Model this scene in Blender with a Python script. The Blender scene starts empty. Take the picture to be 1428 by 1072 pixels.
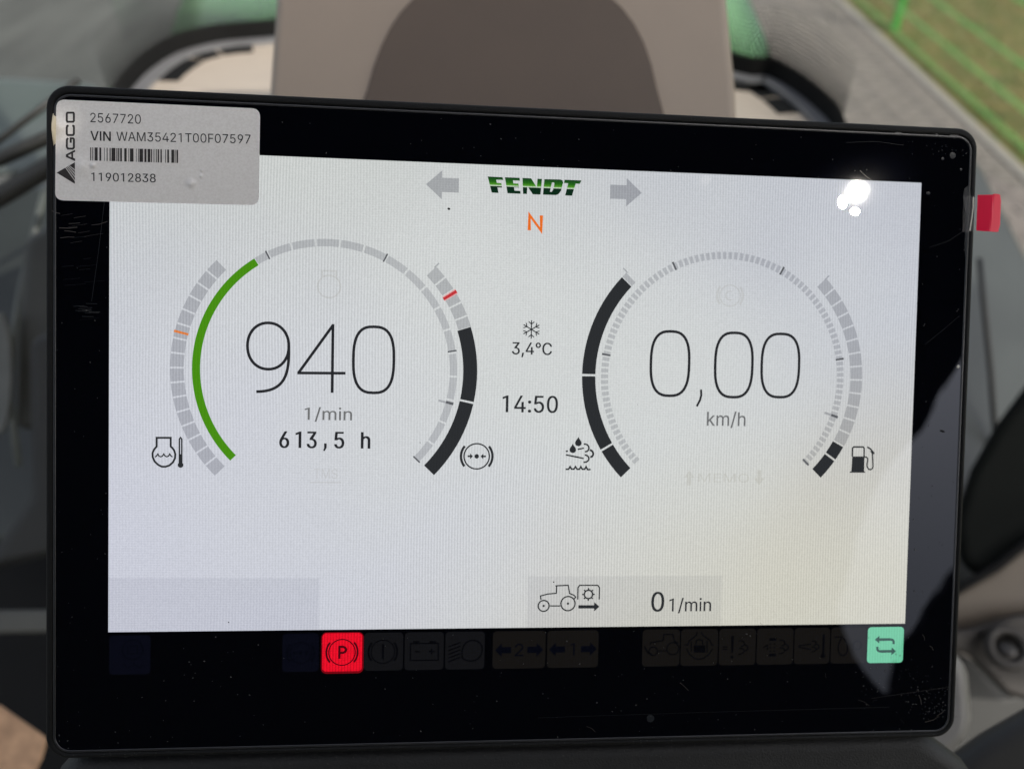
import bpy, bmesh, math, random, json
from mathutils import Vector, Matrix, geometry
random.seed(7)
S = bpy.context.scene
COL = S.collection
R = math.radians
EXPO = 0.9

# ------------------------------------------------------------------ camera
PITCH = R(39.3)
F_PX, PW, PH = 1182.0, 1428.0, 1072.0
CAM = Vector((0, 0, 2.3))
cam_data = bpy.data.cameras.new('camera'); cam = bpy.data.objects.new('camera', cam_data); COL.objects.link(cam)
cam.location = CAM; cam.rotation_euler = (math.pi/2 - PITCH, 0, 0)
cam_data.sensor_width = 36.0; cam_data.lens = F_PX/PW*36.0
cam_data.clip_start = 0.02; cam_data.clip_end = 600
cam_data.dof.use_dof = True; cam_data.dof.focus_distance = 0.262; cam_data.dof.aperture_fstop = 8.2
S.camera = cam

# ------------------------------------------------------------------ sky, sun, exposure
SUN_AZ, SUN_EL = R(136.15), R(39.45)           # azimuth clockwise from +Y (straight ahead)
world = bpy.data.worlds.new('World'); S.world = world; world.use_nodes = True
wn = world.node_tree; bg = wn.nodes['Background']
sky = wn.nodes.new('ShaderNodeTexSky'); sky.sky_type = 'NISHITA'; sky.sun_disc = False
sky.sun_elevation = SUN_EL; sky.sun_rotation = SUN_AZ; sky.dust_density = 4.0; sky.air_density = 1.0; sky.ozone_density = 0.6
hs = wn.nodes.new('ShaderNodeHueSaturation'); hs.inputs['Saturation'].default_value = 0.45   # a pale hazy sky
wn.links.new(sky.outputs[0], hs.inputs['Color']); wn.links.new(hs.outputs[0], bg.inputs[0]); bg.inputs[1].default_value = 0.145
sd = bpy.data.lights.new('sun', 'SUN'); sd.energy = 2.0; sd.angle = R(0.5); sd.color = (1.0, 0.94, 0.84)
sun = bpy.data.objects.new('sun', sd); COL.objects.link(sun)
sdir = Vector((math.sin(SUN_AZ)*math.cos(SUN_EL), math.cos(SUN_AZ)*math.cos(SUN_EL), math.sin(SUN_EL)))
sun.rotation_euler = sdir.to_track_quat('Z', 'Y').to_euler(); sun.location = sdir*5 + CAM
S.view_settings.view_transform = 'Standard'; S.view_settings.look = 'None'
S.view_settings.gamma = 1; S.view_settings.exposure = EXPO; S.view_settings.use_curve_mapping = False
S.cycles.use_denoising = True; S.cycles.max_bounces = 8; S.cycles.transparent_max_bounces = 16
S.cycles.caustics_reflective = False; S.cycles.caustics_refractive = False

# ------------------------------------------------------------------ places
ct, st = math.cos(PITCH), math.sin(PITCH)
def c2w(v):                                  # camera axes (right, down, ahead) to the world
    return Vector((v[0], ct*v[2] - st*v[1], -st*v[2] - ct*v[1]))
def ray(px, py): return c2w(((px-714)/F_PX, (py-536)/F_PX, 1.0))
def at(px, py, d): return CAM + ray(px, py)*d
def on_z(px, py, z):
    r = ray(px, py); return CAM + r*((z-CAM.z)/r.z)
# the terminal: its own frame, x right, y up, z out of the glass; lcd pixels of 0.204 mm
U = 0.204e-3
r1 = Vector((0.99527723, 0.0166706, 0.09563119)); r2 = Vector((-0.02022177, 0.99913684, 0.03628583)); rn = r1.cross(r2)
tt = Vector((-602.04185, -351.99595, 1268.47321))
TC = CAM + c2w(tt*U + (r1*640 + r2*400)*U)
ax, ay, az = c2w(r1), c2w(-r2), c2w(-rn)
TM = Matrix(((ax.x, ay.x, az.x, TC.x), (ax.y, ay.y, az.y, TC.y), (ax.z, ay.z, az.z, TC.z), (0, 0, 0, 1)))
TMI = TM.inverted()
def lcd(px, py, h=0.0):                      # where the sight line meets the terminal's face, in lcd pixels
    r = ray(px, py); n = az
    p = CAM + r*((TC + az*h - CAM).dot(n)/r.dot(n)); q = TMI @ p
    return (q.x/U + 640, 400 - q.y/U)
def zl(x0, y0, s, pts): return [lcd(x0 + x/s, y0 + y/s) for x, y in pts]
def loc(x, y, z=0.0): return Vector(((x-640)*U, (400-y)*U, z))

# ------------------------------------------------------------------ helpers
def srgb(*c):
    return tuple(((v/255)/12.92 if v/255 <= 0.04045 else ((v/255+0.055)/1.055)**2.4) for v in c)
def mat(name):
    m = bpy.data.materials.new(name); m.use_nodes = True
    return m, m.node_tree, m.node_tree.nodes['Principled BSDF']
def link(nt, a, b): nt.links.new(a, b)
def node(nt, t, **k):
    n = nt.nodes.new(t)
    for a, v in k.items(): setattr(n, a, v)
    return n
def math_n(nt, op, a, b=None, c=None):
    n = nt.nodes.new('ShaderNodeMath'); n.operation = op
    for i, v in enumerate((a, b, c)):
        if v is None: continue
        if isinstance(v, (int, float)): n.inputs[i].default_value = v
        else: nt.links.new(v, n.inputs[i])
    return n.outputs[0]
def surface(name, col_, rough=0.6, var=0.12, scale=30, bump=0.0, bscale=400, metal=0.0, spec=0.5, col2=None, stretch=(1, 1, 1), bdist=0.001, alb=0.60):
    col = tuple(c*alb for c in col_); col2 = tuple(c*alb for c in col2) if col2 else None
    m, nt, p = mat(name)
    tc = node(nt, 'ShaderNodeTexCoord'); mp = node(nt, 'ShaderNodeMapping'); mp.inputs['Scale'].default_value = stretch
    link(nt, tc.outputs['Object'], mp.inputs[0])
    n = node(nt, 'ShaderNodeTexNoise'); n.inputs['Scale'].default_value = scale; n.inputs['Detail'].default_value = 5
    link(nt, mp.outputs[0], n.inputs['Vector'])
    mx = node(nt, 'ShaderNodeMix', data_type='RGBA')
    c2 = col2 if col2 else tuple(c*(1-var) for c in col); c1 = col if col2 else tuple(min(1, c*(1+var)) for c in col)
    mx.inputs[6].default_value = (*c2, 1); mx.inputs[7].default_value = (*c1, 1)
    cr = node(nt, 'ShaderNodeMapRange'); cr.inputs[1].default_value = 0.3; cr.inputs[2].default_value = 0.7
    link(nt, n.outputs[0], cr.inputs[0]); link(nt, cr.outputs[0], mx.inputs[0])
    link(nt, mx.outputs[2], p.inputs['Base Color'])
    p.inputs['Roughness'].default_value = rough; p.inputs['Metallic'].default_value = metal
    p.inputs['Specular IOR Level'].default_value = spec
    if bump:
        b = node(nt, 'ShaderNodeBump'); nb = node(nt, 'ShaderNodeTexNoise'); nb.inputs['Scale'].default_value = bscale; nb.inputs['Detail'].default_value = 3
        link(nt, tc.outputs['Object'], nb.inputs['Vector']); link(nt, nb.outputs[0], b.inputs['Height'])
        b.inputs['Strength'].default_value = bump; b.inputs['Distance'].default_value = bdist
        link(nt, b.outputs[0], p.inputs['Normal'])
    return m
def mesh_obj(name, verts, faces, m, parent=None, smooth=False):
    me = bpy.data.meshes.new(name); me.from_pydata([tuple(v) for v in verts], [], faces); me.update()
    if m: me.materials.append(m)
    if smooth:
        for f in me.polygons: f.use_smooth = True
    o = bpy.data.objects.new(name, me); COL.objects.link(o)
    if parent: o.parent = parent
    return o
def bm_obj(name, bm, m, parent=None, smooth=False):
    bmesh.ops.recalc_face_normals(bm, faces=bm.faces)
    me = bpy.data.meshes.new(name); bm.to_mesh(me); bm.free()
    if m: me.materials.append(m)
    if smooth:
        for f in me.polygons: f.use_smooth = True
    o = bpy.data.objects.new(name, me); COL.objects.link(o)
    if parent: o.parent = parent
    return o
def tag(o, label=None, cat=None, group=None, kind=None):
    if label: o['label'] = label
    if cat: o['category'] = cat
    if group: o['group'] = group
    if kind: o['kind'] = kind
    return o
def empty(name, loc_=(0, 0, 0), M=None):
    o = bpy.data.objects.new(name, None); COL.objects.link(o); o.empty_display_size = 0.05
    if M is not None: o.matrix_world = M
    else: o.location = loc_
    return o
def bevel(o, w, seg=3, angle=30):
    b = o.modifiers.new('bevel', 'BEVEL'); b.width = w; b.segments = seg; b.limit_method = 'ANGLE'; b.angle_limit = R(angle)
    return o
def smooth(o):
    for f in o.data.polygons: f.use_smooth = True
    return o

# flat figures on the terminal's face --------------------------------------------------
class Fig:
    """flat shapes in lcd pixels, each a hair above the one before; built as ONE mesh"""
    def __init__(s, z): s.v = []; s.f = []; s.z = z; s.k = 0
    def _add(s, pts, faces):
        b = len(s.v); z = s.z + s.k*1.5e-6; s.k += 1
        s.v += [loc(x, y, z) for x, y in pts]
        for f in faces:
            a, b_, c = (pts[i] for i in f[:3])
            cr = (b_[0]-a[0])*(c[1]-a[1]) - (b_[1]-a[1])*(c[0]-a[0])
            f = tuple(i+b for i in f)
            s.f.append(f if cr < 0 else f[::-1])
    def poly(s, *contours):
        L = [[Vector((x, y, 0)) for x, y in c] for c in contours]
        tris = geometry.tessellate_polygon(L); s._add([p for c in contours for p in c], tris); return s
    def stroke(s, pts, w, closed=False):
        P = [Vector(p) for p in pts]; n = len(P); A = []; B = []
        for i in range(n):
            if closed: d0 = (P[i]-P[i-1]).normalized(); d1 = (P[(i+1) % n]-P[i]).normalized()
            else:
                d0 = (P[i]-P[i-1]).normalized() if i else None; d1 = (P[i+1]-P[i]).normalized() if i < n-1 else None
                d0 = d0 or d1; d1 = d1 or d0
            n0 = Vector((-d0.y, d0.x)); n1 = Vector((-d1.y, d1.x)); m = n0+n1
            if m.length < 1e-4: m = n0
            m.normalize(); k = min(1/max(m.dot(n0), 0.3), 2.2)*w/2
            A.append(tuple(P[i]+m*k)); B.append(tuple(P[i]-m*k))
        pts2 = A+B; fs = [(i, (i+1) % n, n+(i+1) % n, n+i) for i in range(n if closed else n-1)]
        s._add(pts2, fs); return s
    def arc(s, c, r0, r1_, a0, a1, step=3.0):
        k = max(1, int(abs(a1-a0)/step+0.5)); A = []; B = []
        for i in range(k+1):
            a = R(a0+(a1-a0)*i/k); A.append((c[0]+r1_*math.cos(a), c[1]-r1_*math.sin(a))); B.append((c[0]+r0*math.cos(a), c[1]-r0*math.sin(a)))
        s._add(A+B, [(i, i+1, k+2+i, k+1+i) for i in range(k)]); return s
    def disc(s, c, r, n=20): return s.poly([(c[0]+r*math.cos(2*math.pi*i/n), c[1]+r*math.sin(2*math.pi*i/n)) for i in range(n)])
    def rrect(s, x0, y0, x1, y1, r): return s.poly(rr(x0, y0, x1, y1, r))
    def build(s, name, m, parent=None, kind=None, label=None):
        o = mesh_obj(name, s.v, s.f, m, parent)
        if kind: o['kind'] = kind
        if label: o['label'] = label
        return o
def rr(x0, y0, x1, y1, r, n=6):
    out = []
    for cx, cy, a0 in ((x1-r, y0+r, -90), (x1-r, y1-r, 0), (x0+r, y1-r, 90), (x0+r, y0+r, 180)):
        for i in range(n+1):
            a = R(a0+90*i/n); out.append((cx+r*math.cos(a), cy+r*math.sin(a)))
    return out
def bez(p0, p1, p2, p3, n=10):
    return [tuple((1-t)**3*p0[k]+3*(1-t)**2*t*p1[k]+3*(1-t)*t*t*p2[k]+t**3*p3[k] for k in (0, 1)) for t in [i/n for i in range(n+1)]]
def oval(cx, cy, rx, ry, e=2.0, n=44):
    out = []
    for i in range(n):
        a = 2*math.pi*i/n; c, s_ = math.cos(a), math.sin(a)
        out.append((cx+rx*math.copysign(abs(c)**(2/e), c), cy+ry*math.copysign(abs(s_)**(2/e), s_)))
    return out
GLYPH = json.loads(r'''{"0":[453,[[[227,-7],[191,-3],[158,7],[130,24],[105,48],[85,77],[69,113],[57,155],[50,202],[48,254],[50,306],[57,353],[69,395],[85,431],[106,461],[130,484],[159,502],[191,512],[227,516],[262,512],[295,502],[323,484],[348,461],[368,431],[384,395],[396,353],[403,306],[405,254],[403,202],[396,155],[384,113],[368,77],[348,48],[323,24],[295,7],[263,-3]],[[227,50],[250,52],[271,60],[290,74],[306,92],[320,116],[330,144],[338,176],[342,213],[344,254],[342,295],[338,332],[330,365],[320,393],[306,416],[290,435],[271,449],[250,457],[227,460],[203,457],[182,449],[163,435],[147,416],[134,393],[123,365],[115,332],[111,295],[109,254],[111,213],[115,176],[123,144],[134,116],[147,92],[163,74],[182,60],[203,52]]]],"1":[453,[[[276,509],[276,0],[212,0],[212,440],[100,398],[100,455],[258,509]]]],"2":[453,[[[64,0],[64,47],[234,229],[252,248],[268,266],[282,282],[294,298],[303,312],[311,327],[316,341],[319,356],[320,371],[319,389],[315,405],[308,419],[298,431],[287,441],[273,449],[258,455],[241,458],[224,460],[205,458],[188,454],[172,447],[159,438],[148,427],[139,413],[132,398],[128,381],[127,362],[66,362],[68,391],[75,418],[86,442],[102,464],[121,482],[143,496],[168,507],[196,513],[225,516],[254,513],[281,507],[306,497],[328,482],[346,465],[361,445],[372,423],[379,398],[381,372],[380,354],[377,336],[371,318],[363,299],[351,280],[336,259],[317,235],[294,209],[267,180],[153,60],[153,57],[389,57],[389,0]]]],"3":[453,[[[218,-7],[188,-5],[159,1],[133,10],[108,22],[88,38],[70,57],[57,79],[48,104],[44,132],[109,132],[112,115],[118,100],[126,87],[137,76],[150,66],[165,59],[182,54],[200,51],[219,50],[239,51],[258,55],[275,61],[291,69],[304,80],[315,93],[323,108],[328,125],[329,145],[328,163],[323,180],[316,196],[306,211],[292,223],[275,234],[254,241],[229,246],[201,248],[157,248],[157,299],[288,448],[288,452],[70,452],[70,509],[372,509],[372,461],[211,278],[211,289],[247,290],[279,286],[308,276],[333,262],[354,244],[371,222],[383,198],[391,173],[393,145],[390,116],[383,90],[370,66],[354,45],[333,27],[309,12],[281,2],[251,-5]]]],"4":[453,[[[40,105],[40,158],[247,509],[311,509],[109,166],[109,163],[413,163],[413,105]],[[282,0],[282,121],[282,146],[282,318],[343,318],[343,0]]]],"5":[453,[[[221,-7],[192,-5],[165,1],[140,11],[118,25],[99,41],[83,60],[71,82],[63,105],[60,130],[122,130],[125,115],[130,102],[138,89],[148,78],[160,68],[173,60],[188,54],[204,51],[221,50],[241,51],[259,56],[276,64],[291,75],[304,89],[314,104],[322,122],[326,141],[328,162],[326,183],[321,203],[314,221],[303,237],[290,251],[275,262],[257,270],[238,275],[218,277],[201,276],[184,273],[167,268],[152,262],[139,255],[128,246],[67,253],[96,509],[366,509],[366,452],[151,452],[134,301],[136,301],[148,311],[162,318],[178,325],[194,330],[212,333],[229,334],[252,332],[274,328],[294,321],[313,311],[330,299],[345,285],[358,269],[370,251],[379,231],[386,210],[390,187],[391,163],[388,132],[381,102],[369,76],[352,52],[332,32],[309,15],[282,3],[253,-4]]]],"6":[453,[[[226,-7],[196,-4],[168,3],[142,15],[119,31],[100,51],[84,74],[73,101],[66,130],[64,162],[65,187],[71,212],[80,239],[93,268],[112,302],[137,340],[252,509],[322,509],[151,261],[145,261],[151,270],[157,279],[165,288],[174,295],[184,302],[196,307],[208,311],[221,313],[235,314],[265,312],[291,305],[316,295],[337,280],[355,262],[370,240],[380,215],[387,187],[389,157],[387,127],[379,98],[368,73],[352,50],[333,30],[310,14],[284,3],[257,-4]],[[226,48],[245,50],[263,55],[279,63],[293,73],[304,86],[314,101],[322,119],[326,137],[327,157],[326,178],[322,196],[314,213],[304,228],[293,241],[279,251],[263,259],[245,264],[226,265],[207,264],[190,259],[174,252],[160,241],[148,229],[138,214],[131,197],[126,179],[125,158],[126,138],[131,119],[138,102],[148,86],[160,73],[174,63],[190,55],[207,50]]]],"7":[453,[[[97,0],[323,448],[323,452],[62,452],[62,509],[391,509],[391,449],[165,0]]]],"8":[453,[[[226,-7],[193,-5],[163,1],[136,11],[111,25],[91,42],[74,62],[62,84],[54,109],[52,135],[53,156],[58,176],[65,195],[75,212],[87,228],[101,241],[117,252],[134,260],[153,265],[153,267],[129,276],[109,289],[93,308],[80,330],[73,354],[70,380],[73,405],[79,429],[90,450],[106,469],[124,485],[146,498],[170,508],[197,514],[226,516],[255,514],[282,508],[306,498],[328,485],[346,469],[361,450],[373,429],[379,405],[382,380],[379,354],[372,330],[359,308],[343,289],[323,276],[300,267],[300,265],[319,260],[335,252],[351,241],[365,228],[377,212],[387,195],[395,176],[399,156],[401,135],[398,109],[391,84],[378,62],[362,42],[341,25],[317,11],[289,1],[259,-5]],[[226,49],[248,50],[267,54],[285,60],[300,69],[313,79],[323,91],[331,106],[335,121],[337,139],[335,157],[330,173],[322,189],[312,202],[298,213],[283,223],[265,230],[247,234],[226,235],[206,234],[187,230],[169,223],[154,213],[140,202],[130,189],[122,173],[117,157],[115,139],[117,121],[121,106],[129,91],[139,79],[152,69],[167,60],[185,54],[205,50]],[[226,290],[244,291],[260,294],[274,300],[287,308],[298,318],[307,330],[314,344],[318,359],[319,376],[318,392],[314,407],[308,420],[299,432],[288,442],[275,449],[260,455],[244,459],[226,460],[208,459],[192,455],[177,449],[164,442],[153,432],[145,420],[138,407],[134,392],[133,376],[134,359],[138,344],[145,330],[154,318],[165,308],[178,300],[193,294],[209,291]]]],"9":[453,[[[226,516],[256,513],[285,506],[310,494],[333,478],[352,458],[368,434],[380,408],[387,378],[389,347],[387,322],[382,296],[373,270],[359,240],[340,207],[315,168],[200,0],[130,0],[301,248],[307,248],[302,238],[295,229],[287,221],[278,214],[268,207],[257,202],[245,198],[232,195],[218,195],[188,197],[161,203],[137,214],[116,229],[98,247],[83,269],[72,294],[66,321],[64,352],[66,382],[73,411],[85,436],[101,459],[120,479],[143,494],[168,506],[196,513]],[[226,460],[207,459],[190,454],[174,446],[160,435],[148,423],[138,407],[131,390],[127,372],[125,352],[127,331],[131,313],[138,295],[148,280],[160,268],[174,257],[190,250],[207,245],[226,243],[245,245],[263,249],[279,257],[293,267],[305,280],[314,295],[322,312],[326,330],[327,350],[326,371],[322,390],[314,407],[305,422],[293,435],[279,446],[263,454],[245,459]]]],"V":[480,[[[204,0],[16,509],[84,509],[192,206],[199,187],[207,164],[215,137],[225,106],[236,71],[248,31],[235,31],[247,71],[257,107],[267,138],[276,165],[283,187],[290,206],[395,509],[463,509],[278,0]]]],"I":[190,[[[62,509],[126,509],[126,0],[62,0]]]],"N":[523,[[[60,0],[60,509],[136,509],[343,183],[349,174],[355,163],[363,151],[371,137],[379,122],[388,107],[396,90],[405,73],[414,55],[405,54],[403,72],[402,90],[401,108],[400,126],[399,142],[399,157],[399,195],[399,509],[463,509],[463,0],[387,0],[202,290],[177,331],[168,346],[159,363],[148,381],[108,452],[119,454],[122,384],[124,328],[125,291],[125,0]]]],"W":[686,[[[155,0],[16,509],[82,509],[163,196],[167,179],[172,162],[175,145],[187,94],[190,76],[194,58],[197,40],[189,40],[193,58],[196,76],[200,94],[203,111],[207,128],[211,145],[224,196],[306,509],[380,509],[462,196],[466,179],[470,162],[474,145],[486,94],[490,76],[494,58],[497,40],[488,40],[492,58],[495,76],[499,94],[503,111],[506,128],[510,145],[523,196],[603,509],[670,509],[530,0],[455,0],[368,323],[362,345],[357,368],[351,391],[346,417],[341,445],[336,475],[350,475],[345,446],[340,420],[335,395],[330,371],[324,347],[318,323],[230,0]]]],"A":[480,[[[16,0],[204,509],[276,509],[463,0],[395,0],[347,142],[134,142],[85,0]],[[326,199],[240,450],[155,199]]]],"M":[628,[[[60,0],[60,509],[152,509],[277,187],[287,159],[299,123],[311,84],[322,49],[307,49],[318,83],[330,121],[342,158],[352,187],[476,509],[568,509],[568,0],[504,0],[504,291],[504,327],[505,369],[506,413],[507,457],[513,457],[508,441],[503,425],[498,409],[482,363],[467,322],[456,291],[342,0],[286,0],[170,291],[159,321],[145,361],[129,408],[112,457],[119,457],[120,416],[121,372],[122,328],[122,291],[122,0]]]],"T":[449,[[[32,452],[32,509],[417,509],[417,452],[257,452],[257,0],[193,0],[193,452]]]],"F":[410,[[[60,0],[60,509],[369,509],[369,452],[125,452],[125,278],[346,278],[346,221],[125,221],[125,0]]]],"C":[510,[[[267,-7],[225,-3],[186,7],[150,25],[119,49],[92,79],[70,115],[53,157],[44,203],[40,254],[44,305],[53,352],[70,393],[92,429],[119,459],[150,484],[186,501],[225,512],[267,516],[293,514],[317,511],[340,504],[362,496],[383,485],[402,471],[419,456],[435,438],[448,418],[459,397],[467,373],[473,348],[408,348],[404,365],[397,380],[389,395],[380,407],[369,418],[357,428],[344,437],[330,444],[315,449],[300,453],[284,455],[267,456],[237,453],[209,445],[184,432],[161,414],[141,391],[125,364],[113,332],[106,295],[103,254],[106,213],[113,177],[125,145],[141,117],[161,94],[184,76],[210,63],[237,56],[267,53],[284,54],[300,56],[315,60],[330,65],[344,72],[357,81],[369,90],[380,102],[389,114],[397,128],[404,144],[408,160],[473,160],[467,135],[459,112],[448,91],[435,71],[420,53],[402,38],[383,24],[363,13],[341,5],[317,-2],[293,-6]]]],"k":[381,[[[110,137],[110,212],[121,212],[284,379],[360,379],[184,199],[177,199]],[[53,0],[53,509],[114,509],[114,0]],[[294,0],[148,186],[191,229],[372,0]]]],"m":[610,[[[53,0],[53,379],[112,379],[112,295],[108,295],[114,314],[122,331],[132,346],[144,358],[158,368],[172,376],[187,382],[203,385],[219,386],[245,383],[268,375],[287,361],[303,342],[314,320],[321,295],[312,295],[318,312],[326,329],[337,343],[350,356],[364,366],[381,375],[398,381],[417,385],[437,386],[458,385],[478,380],[497,372],[514,361],[529,346],[541,328],[550,307],[555,283],[557,255],[557,0],[496,0],[496,254],[493,279],[485,298],[473,313],[456,323],[438,329],[419,330],[402,329],[387,326],[374,320],[363,312],[353,302],[345,290],[340,277],[336,263],[335,247],[335,0],[274,0],[274,260],[272,280],[265,297],[253,311],[238,322],[220,328],[199,330],[185,329],[171,326],[158,320],[145,312],[135,302],[126,289],[119,274],[115,257],[114,238],[114,0]]]],"h":[410,[[[114,227],[114,0],[53,0],[53,509],[114,509],[114,287],[102,287],[116,319],[132,344],[152,362],[175,374],[200,382],[227,384],[252,383],[275,377],[295,369],[313,356],[328,340],[341,321],[350,298],[355,271],[357,240],[357,0],[296,0],[296,235],[293,263],[286,286],[273,304],[256,318],[235,326],[210,329],[192,328],[176,324],[161,317],[147,308],[136,297],[126,283],[119,266],[115,248]]]],"i":[167,[[[53,0],[53,379],[114,379],[114,0]],[[84,443],[73,444],[63,448],[54,455],[47,463],[43,472],[41,483],[43,494],[47,504],[54,512],[63,518],[73,522],[84,524],[95,522],[105,518],[114,512],[121,504],[125,494],[126,483],[125,472],[121,463],[114,455],[105,448],[95,444]]]],"n":[410,[[[114,227],[114,0],[53,0],[53,379],[112,379],[112,287],[102,287],[116,319],[132,344],[152,362],[175,374],[200,382],[227,384],[252,383],[275,377],[295,369],[313,356],[328,340],[341,321],[350,298],[355,271],[357,240],[357,0],[296,0],[296,235],[293,263],[286,286],[273,304],[256,318],[235,326],[210,329],[192,328],[176,324],[161,317],[147,308],[136,297],[126,283],[119,266],[115,248]]]],"/":[249,[[[235,533],[71,-76],[14,-76],[178,533]]]],",":[188,[[[38,-119],[68,71],[137,71],[84,-119]]]],":":[188,[[[95,-4],[83,-3],[73,1],[63,9],[55,18],[51,29],[50,41],[51,53],[55,64],[63,73],[73,81],[83,85],[95,87],[107,85],[118,81],[128,73],[135,64],[140,53],[141,41],[140,29],[135,18],[128,9],[118,1],[107,-3]],[[95,271],[83,272],[73,277],[63,284],[55,294],[51,304],[50,316],[51,328],[55,339],[63,349],[73,356],[83,360],[95,362],[107,360],[118,356],[128,349],[135,339],[140,328],[141,316],[140,304],[135,294],[128,284],[118,277],[107,272]]]],"°":[316,[[[158,283],[138,285],[119,290],[101,298],[84,310],[70,324],[59,340],[50,358],[45,377],[43,397],[45,418],[50,437],[59,455],[70,472],[84,486],[101,497],[119,506],[138,511],[158,513],[179,511],[198,506],[216,497],[232,486],[246,472],[257,455],[266,437],[271,418],[273,397],[271,377],[266,358],[257,340],[246,324],[232,310],[216,298],[198,290],[179,285]],[[158,334],[170,335],[180,338],[190,343],[199,349],[207,357],[213,366],[218,376],[221,386],[222,397],[221,409],[218,420],[213,430],[207,439],[199,446],[190,453],[180,458],[170,461],[158,462],[147,461],[136,458],[126,453],[117,446],[109,439],[103,430],[98,420],[96,409],[95,397],[96,386],[98,376],[103,366],[109,357],[117,349],[126,343],[136,338],[147,335]]]],"E":[419,[[[60,0],[60,509],[372,509],[372,452],[125,452],[125,286],[355,286],[355,229],[125,229],[125,57],[375,57],[375,0]]]],"O":[533,[[[267,-7],[225,-3],[186,7],[150,25],[119,49],[92,79],[70,115],[53,157],[44,203],[40,254],[44,305],[53,352],[70,393],[92,429],[119,459],[150,484],[186,501],[225,512],[267,516],[309,512],[348,501],[384,484],[415,459],[442,429],[464,393],[480,352],[490,305],[493,254],[490,203],[480,157],[464,115],[442,79],[415,49],[384,25],[348,7],[309,-3]],[[267,53],[296,55],[324,63],[349,76],[372,94],[392,116],[408,144],[420,176],[428,213],[430,254],[428,295],[420,332],[408,365],[392,392],[372,415],[349,433],[324,446],[296,453],[267,456],[237,453],[210,445],[184,433],[161,415],[142,392],[125,364],[113,332],[106,295],[103,254],[106,213],[113,176],[125,144],[142,117],[161,94],[184,76],[210,63],[237,55]]]],"P":[445,[[[60,0],[60,509],[235,509],[272,506],[305,499],[332,487],[356,471],[375,452],[390,430],[400,404],[407,377],[409,348],[407,318],[400,291],[390,265],[375,243],[356,223],[332,207],[305,195],[272,188],[235,186],[109,186],[109,242],[233,242],[257,244],[279,248],[297,256],[312,266],[324,279],[333,294],[339,310],[343,328],[344,348],[343,367],[339,385],[333,402],[324,416],[312,428],[297,439],[279,446],[257,451],[232,452],[125,452],[125,0]]]],"G":[520,[[[269,-7],[225,-3],[185,7],[149,25],[118,49],[91,79],[69,116],[53,157],[43,203],[40,254],[43,305],[53,352],[69,393],[91,429],[117,459],[149,484],[184,501],[223,512],[265,516],[291,514],[316,510],[340,504],[363,494],[384,483],[403,469],[421,453],[436,436],[449,416],[460,395],[468,373],[474,349],[408,349],[402,365],[395,379],[387,393],[378,406],[368,417],[356,427],[344,436],[330,443],[315,448],[300,453],[283,455],[265,456],[236,453],[209,445],[183,432],[160,414],[141,392],[125,364],[113,332],[106,295],[103,254],[106,213],[113,177],[125,145],[141,117],[161,95],[184,76],[210,63],[238,56],[269,53],[296,55],[322,61],[345,71],[365,85],[382,102],[396,123],[407,147],[413,173],[415,202],[434,199],[283,199],[283,256],[478,256],[478,200],[475,160],[466,124],[451,91],[431,62],[406,38],[377,19],[344,5],[308,-4]]]],"D":[502,[[[219,0],[96,0],[96,57],[215,57],[254,60],[288,68],[318,81],[343,99],[363,122],[379,149],[390,181],[397,216],[399,255],[397,294],[390,329],[379,361],[364,388],[344,410],[320,428],[291,441],[258,449],[221,452],[93,452],[93,509],[225,509],[273,505],[315,495],[353,478],[385,455],[412,426],[433,391],[449,351],[458,306],[462,255],[458,205],[449,159],[433,119],[411,83],[384,54],[351,31],[312,14],[268,3]],[[125,509],[125,0],[60,0],[60,509]]]],"S":[447,[[[224,-9],[188,-7],[156,-1],[128,9],[102,23],[81,40],[64,60],[51,83],[42,109],[38,137],[104,137],[108,118],[114,102],[123,88],[136,76],[150,66],[166,59],[185,53],[204,50],[224,49],[246,50],[267,54],[286,60],[303,69],[317,79],[329,92],[338,106],[344,122],[346,139],[344,154],[340,168],[332,179],[322,189],[310,197],[296,205],[280,211],[263,217],[245,222],[184,239],[145,253],[112,269],[86,289],[67,313],[56,341],[52,372],[54,400],[62,425],[75,448],[92,468],[113,484],[138,498],[165,508],[195,514],[227,516],[259,514],[289,508],[316,498],[340,484],[360,468],[377,449],[390,427],[398,403],[401,378],[337,378],[332,402],[320,421],[302,437],[280,449],[254,456],[225,459],[204,457],[185,454],[167,448],[152,440],[139,430],[129,418],[121,405],[117,391],[115,376],[117,359],[122,345],[131,334],[142,324],[155,315],[169,308],[184,302],[198,297],[212,293],[264,279],[279,275],[295,270],[312,264],[328,256],[344,248],[359,238],[372,226],[384,213],[395,198],[402,180],[407,161],[408,139],[406,112],[399,87],[386,64],[370,43],[349,25],[323,11],[294,0],[261,-7]]]]}''')
CAP = 509.0
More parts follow.
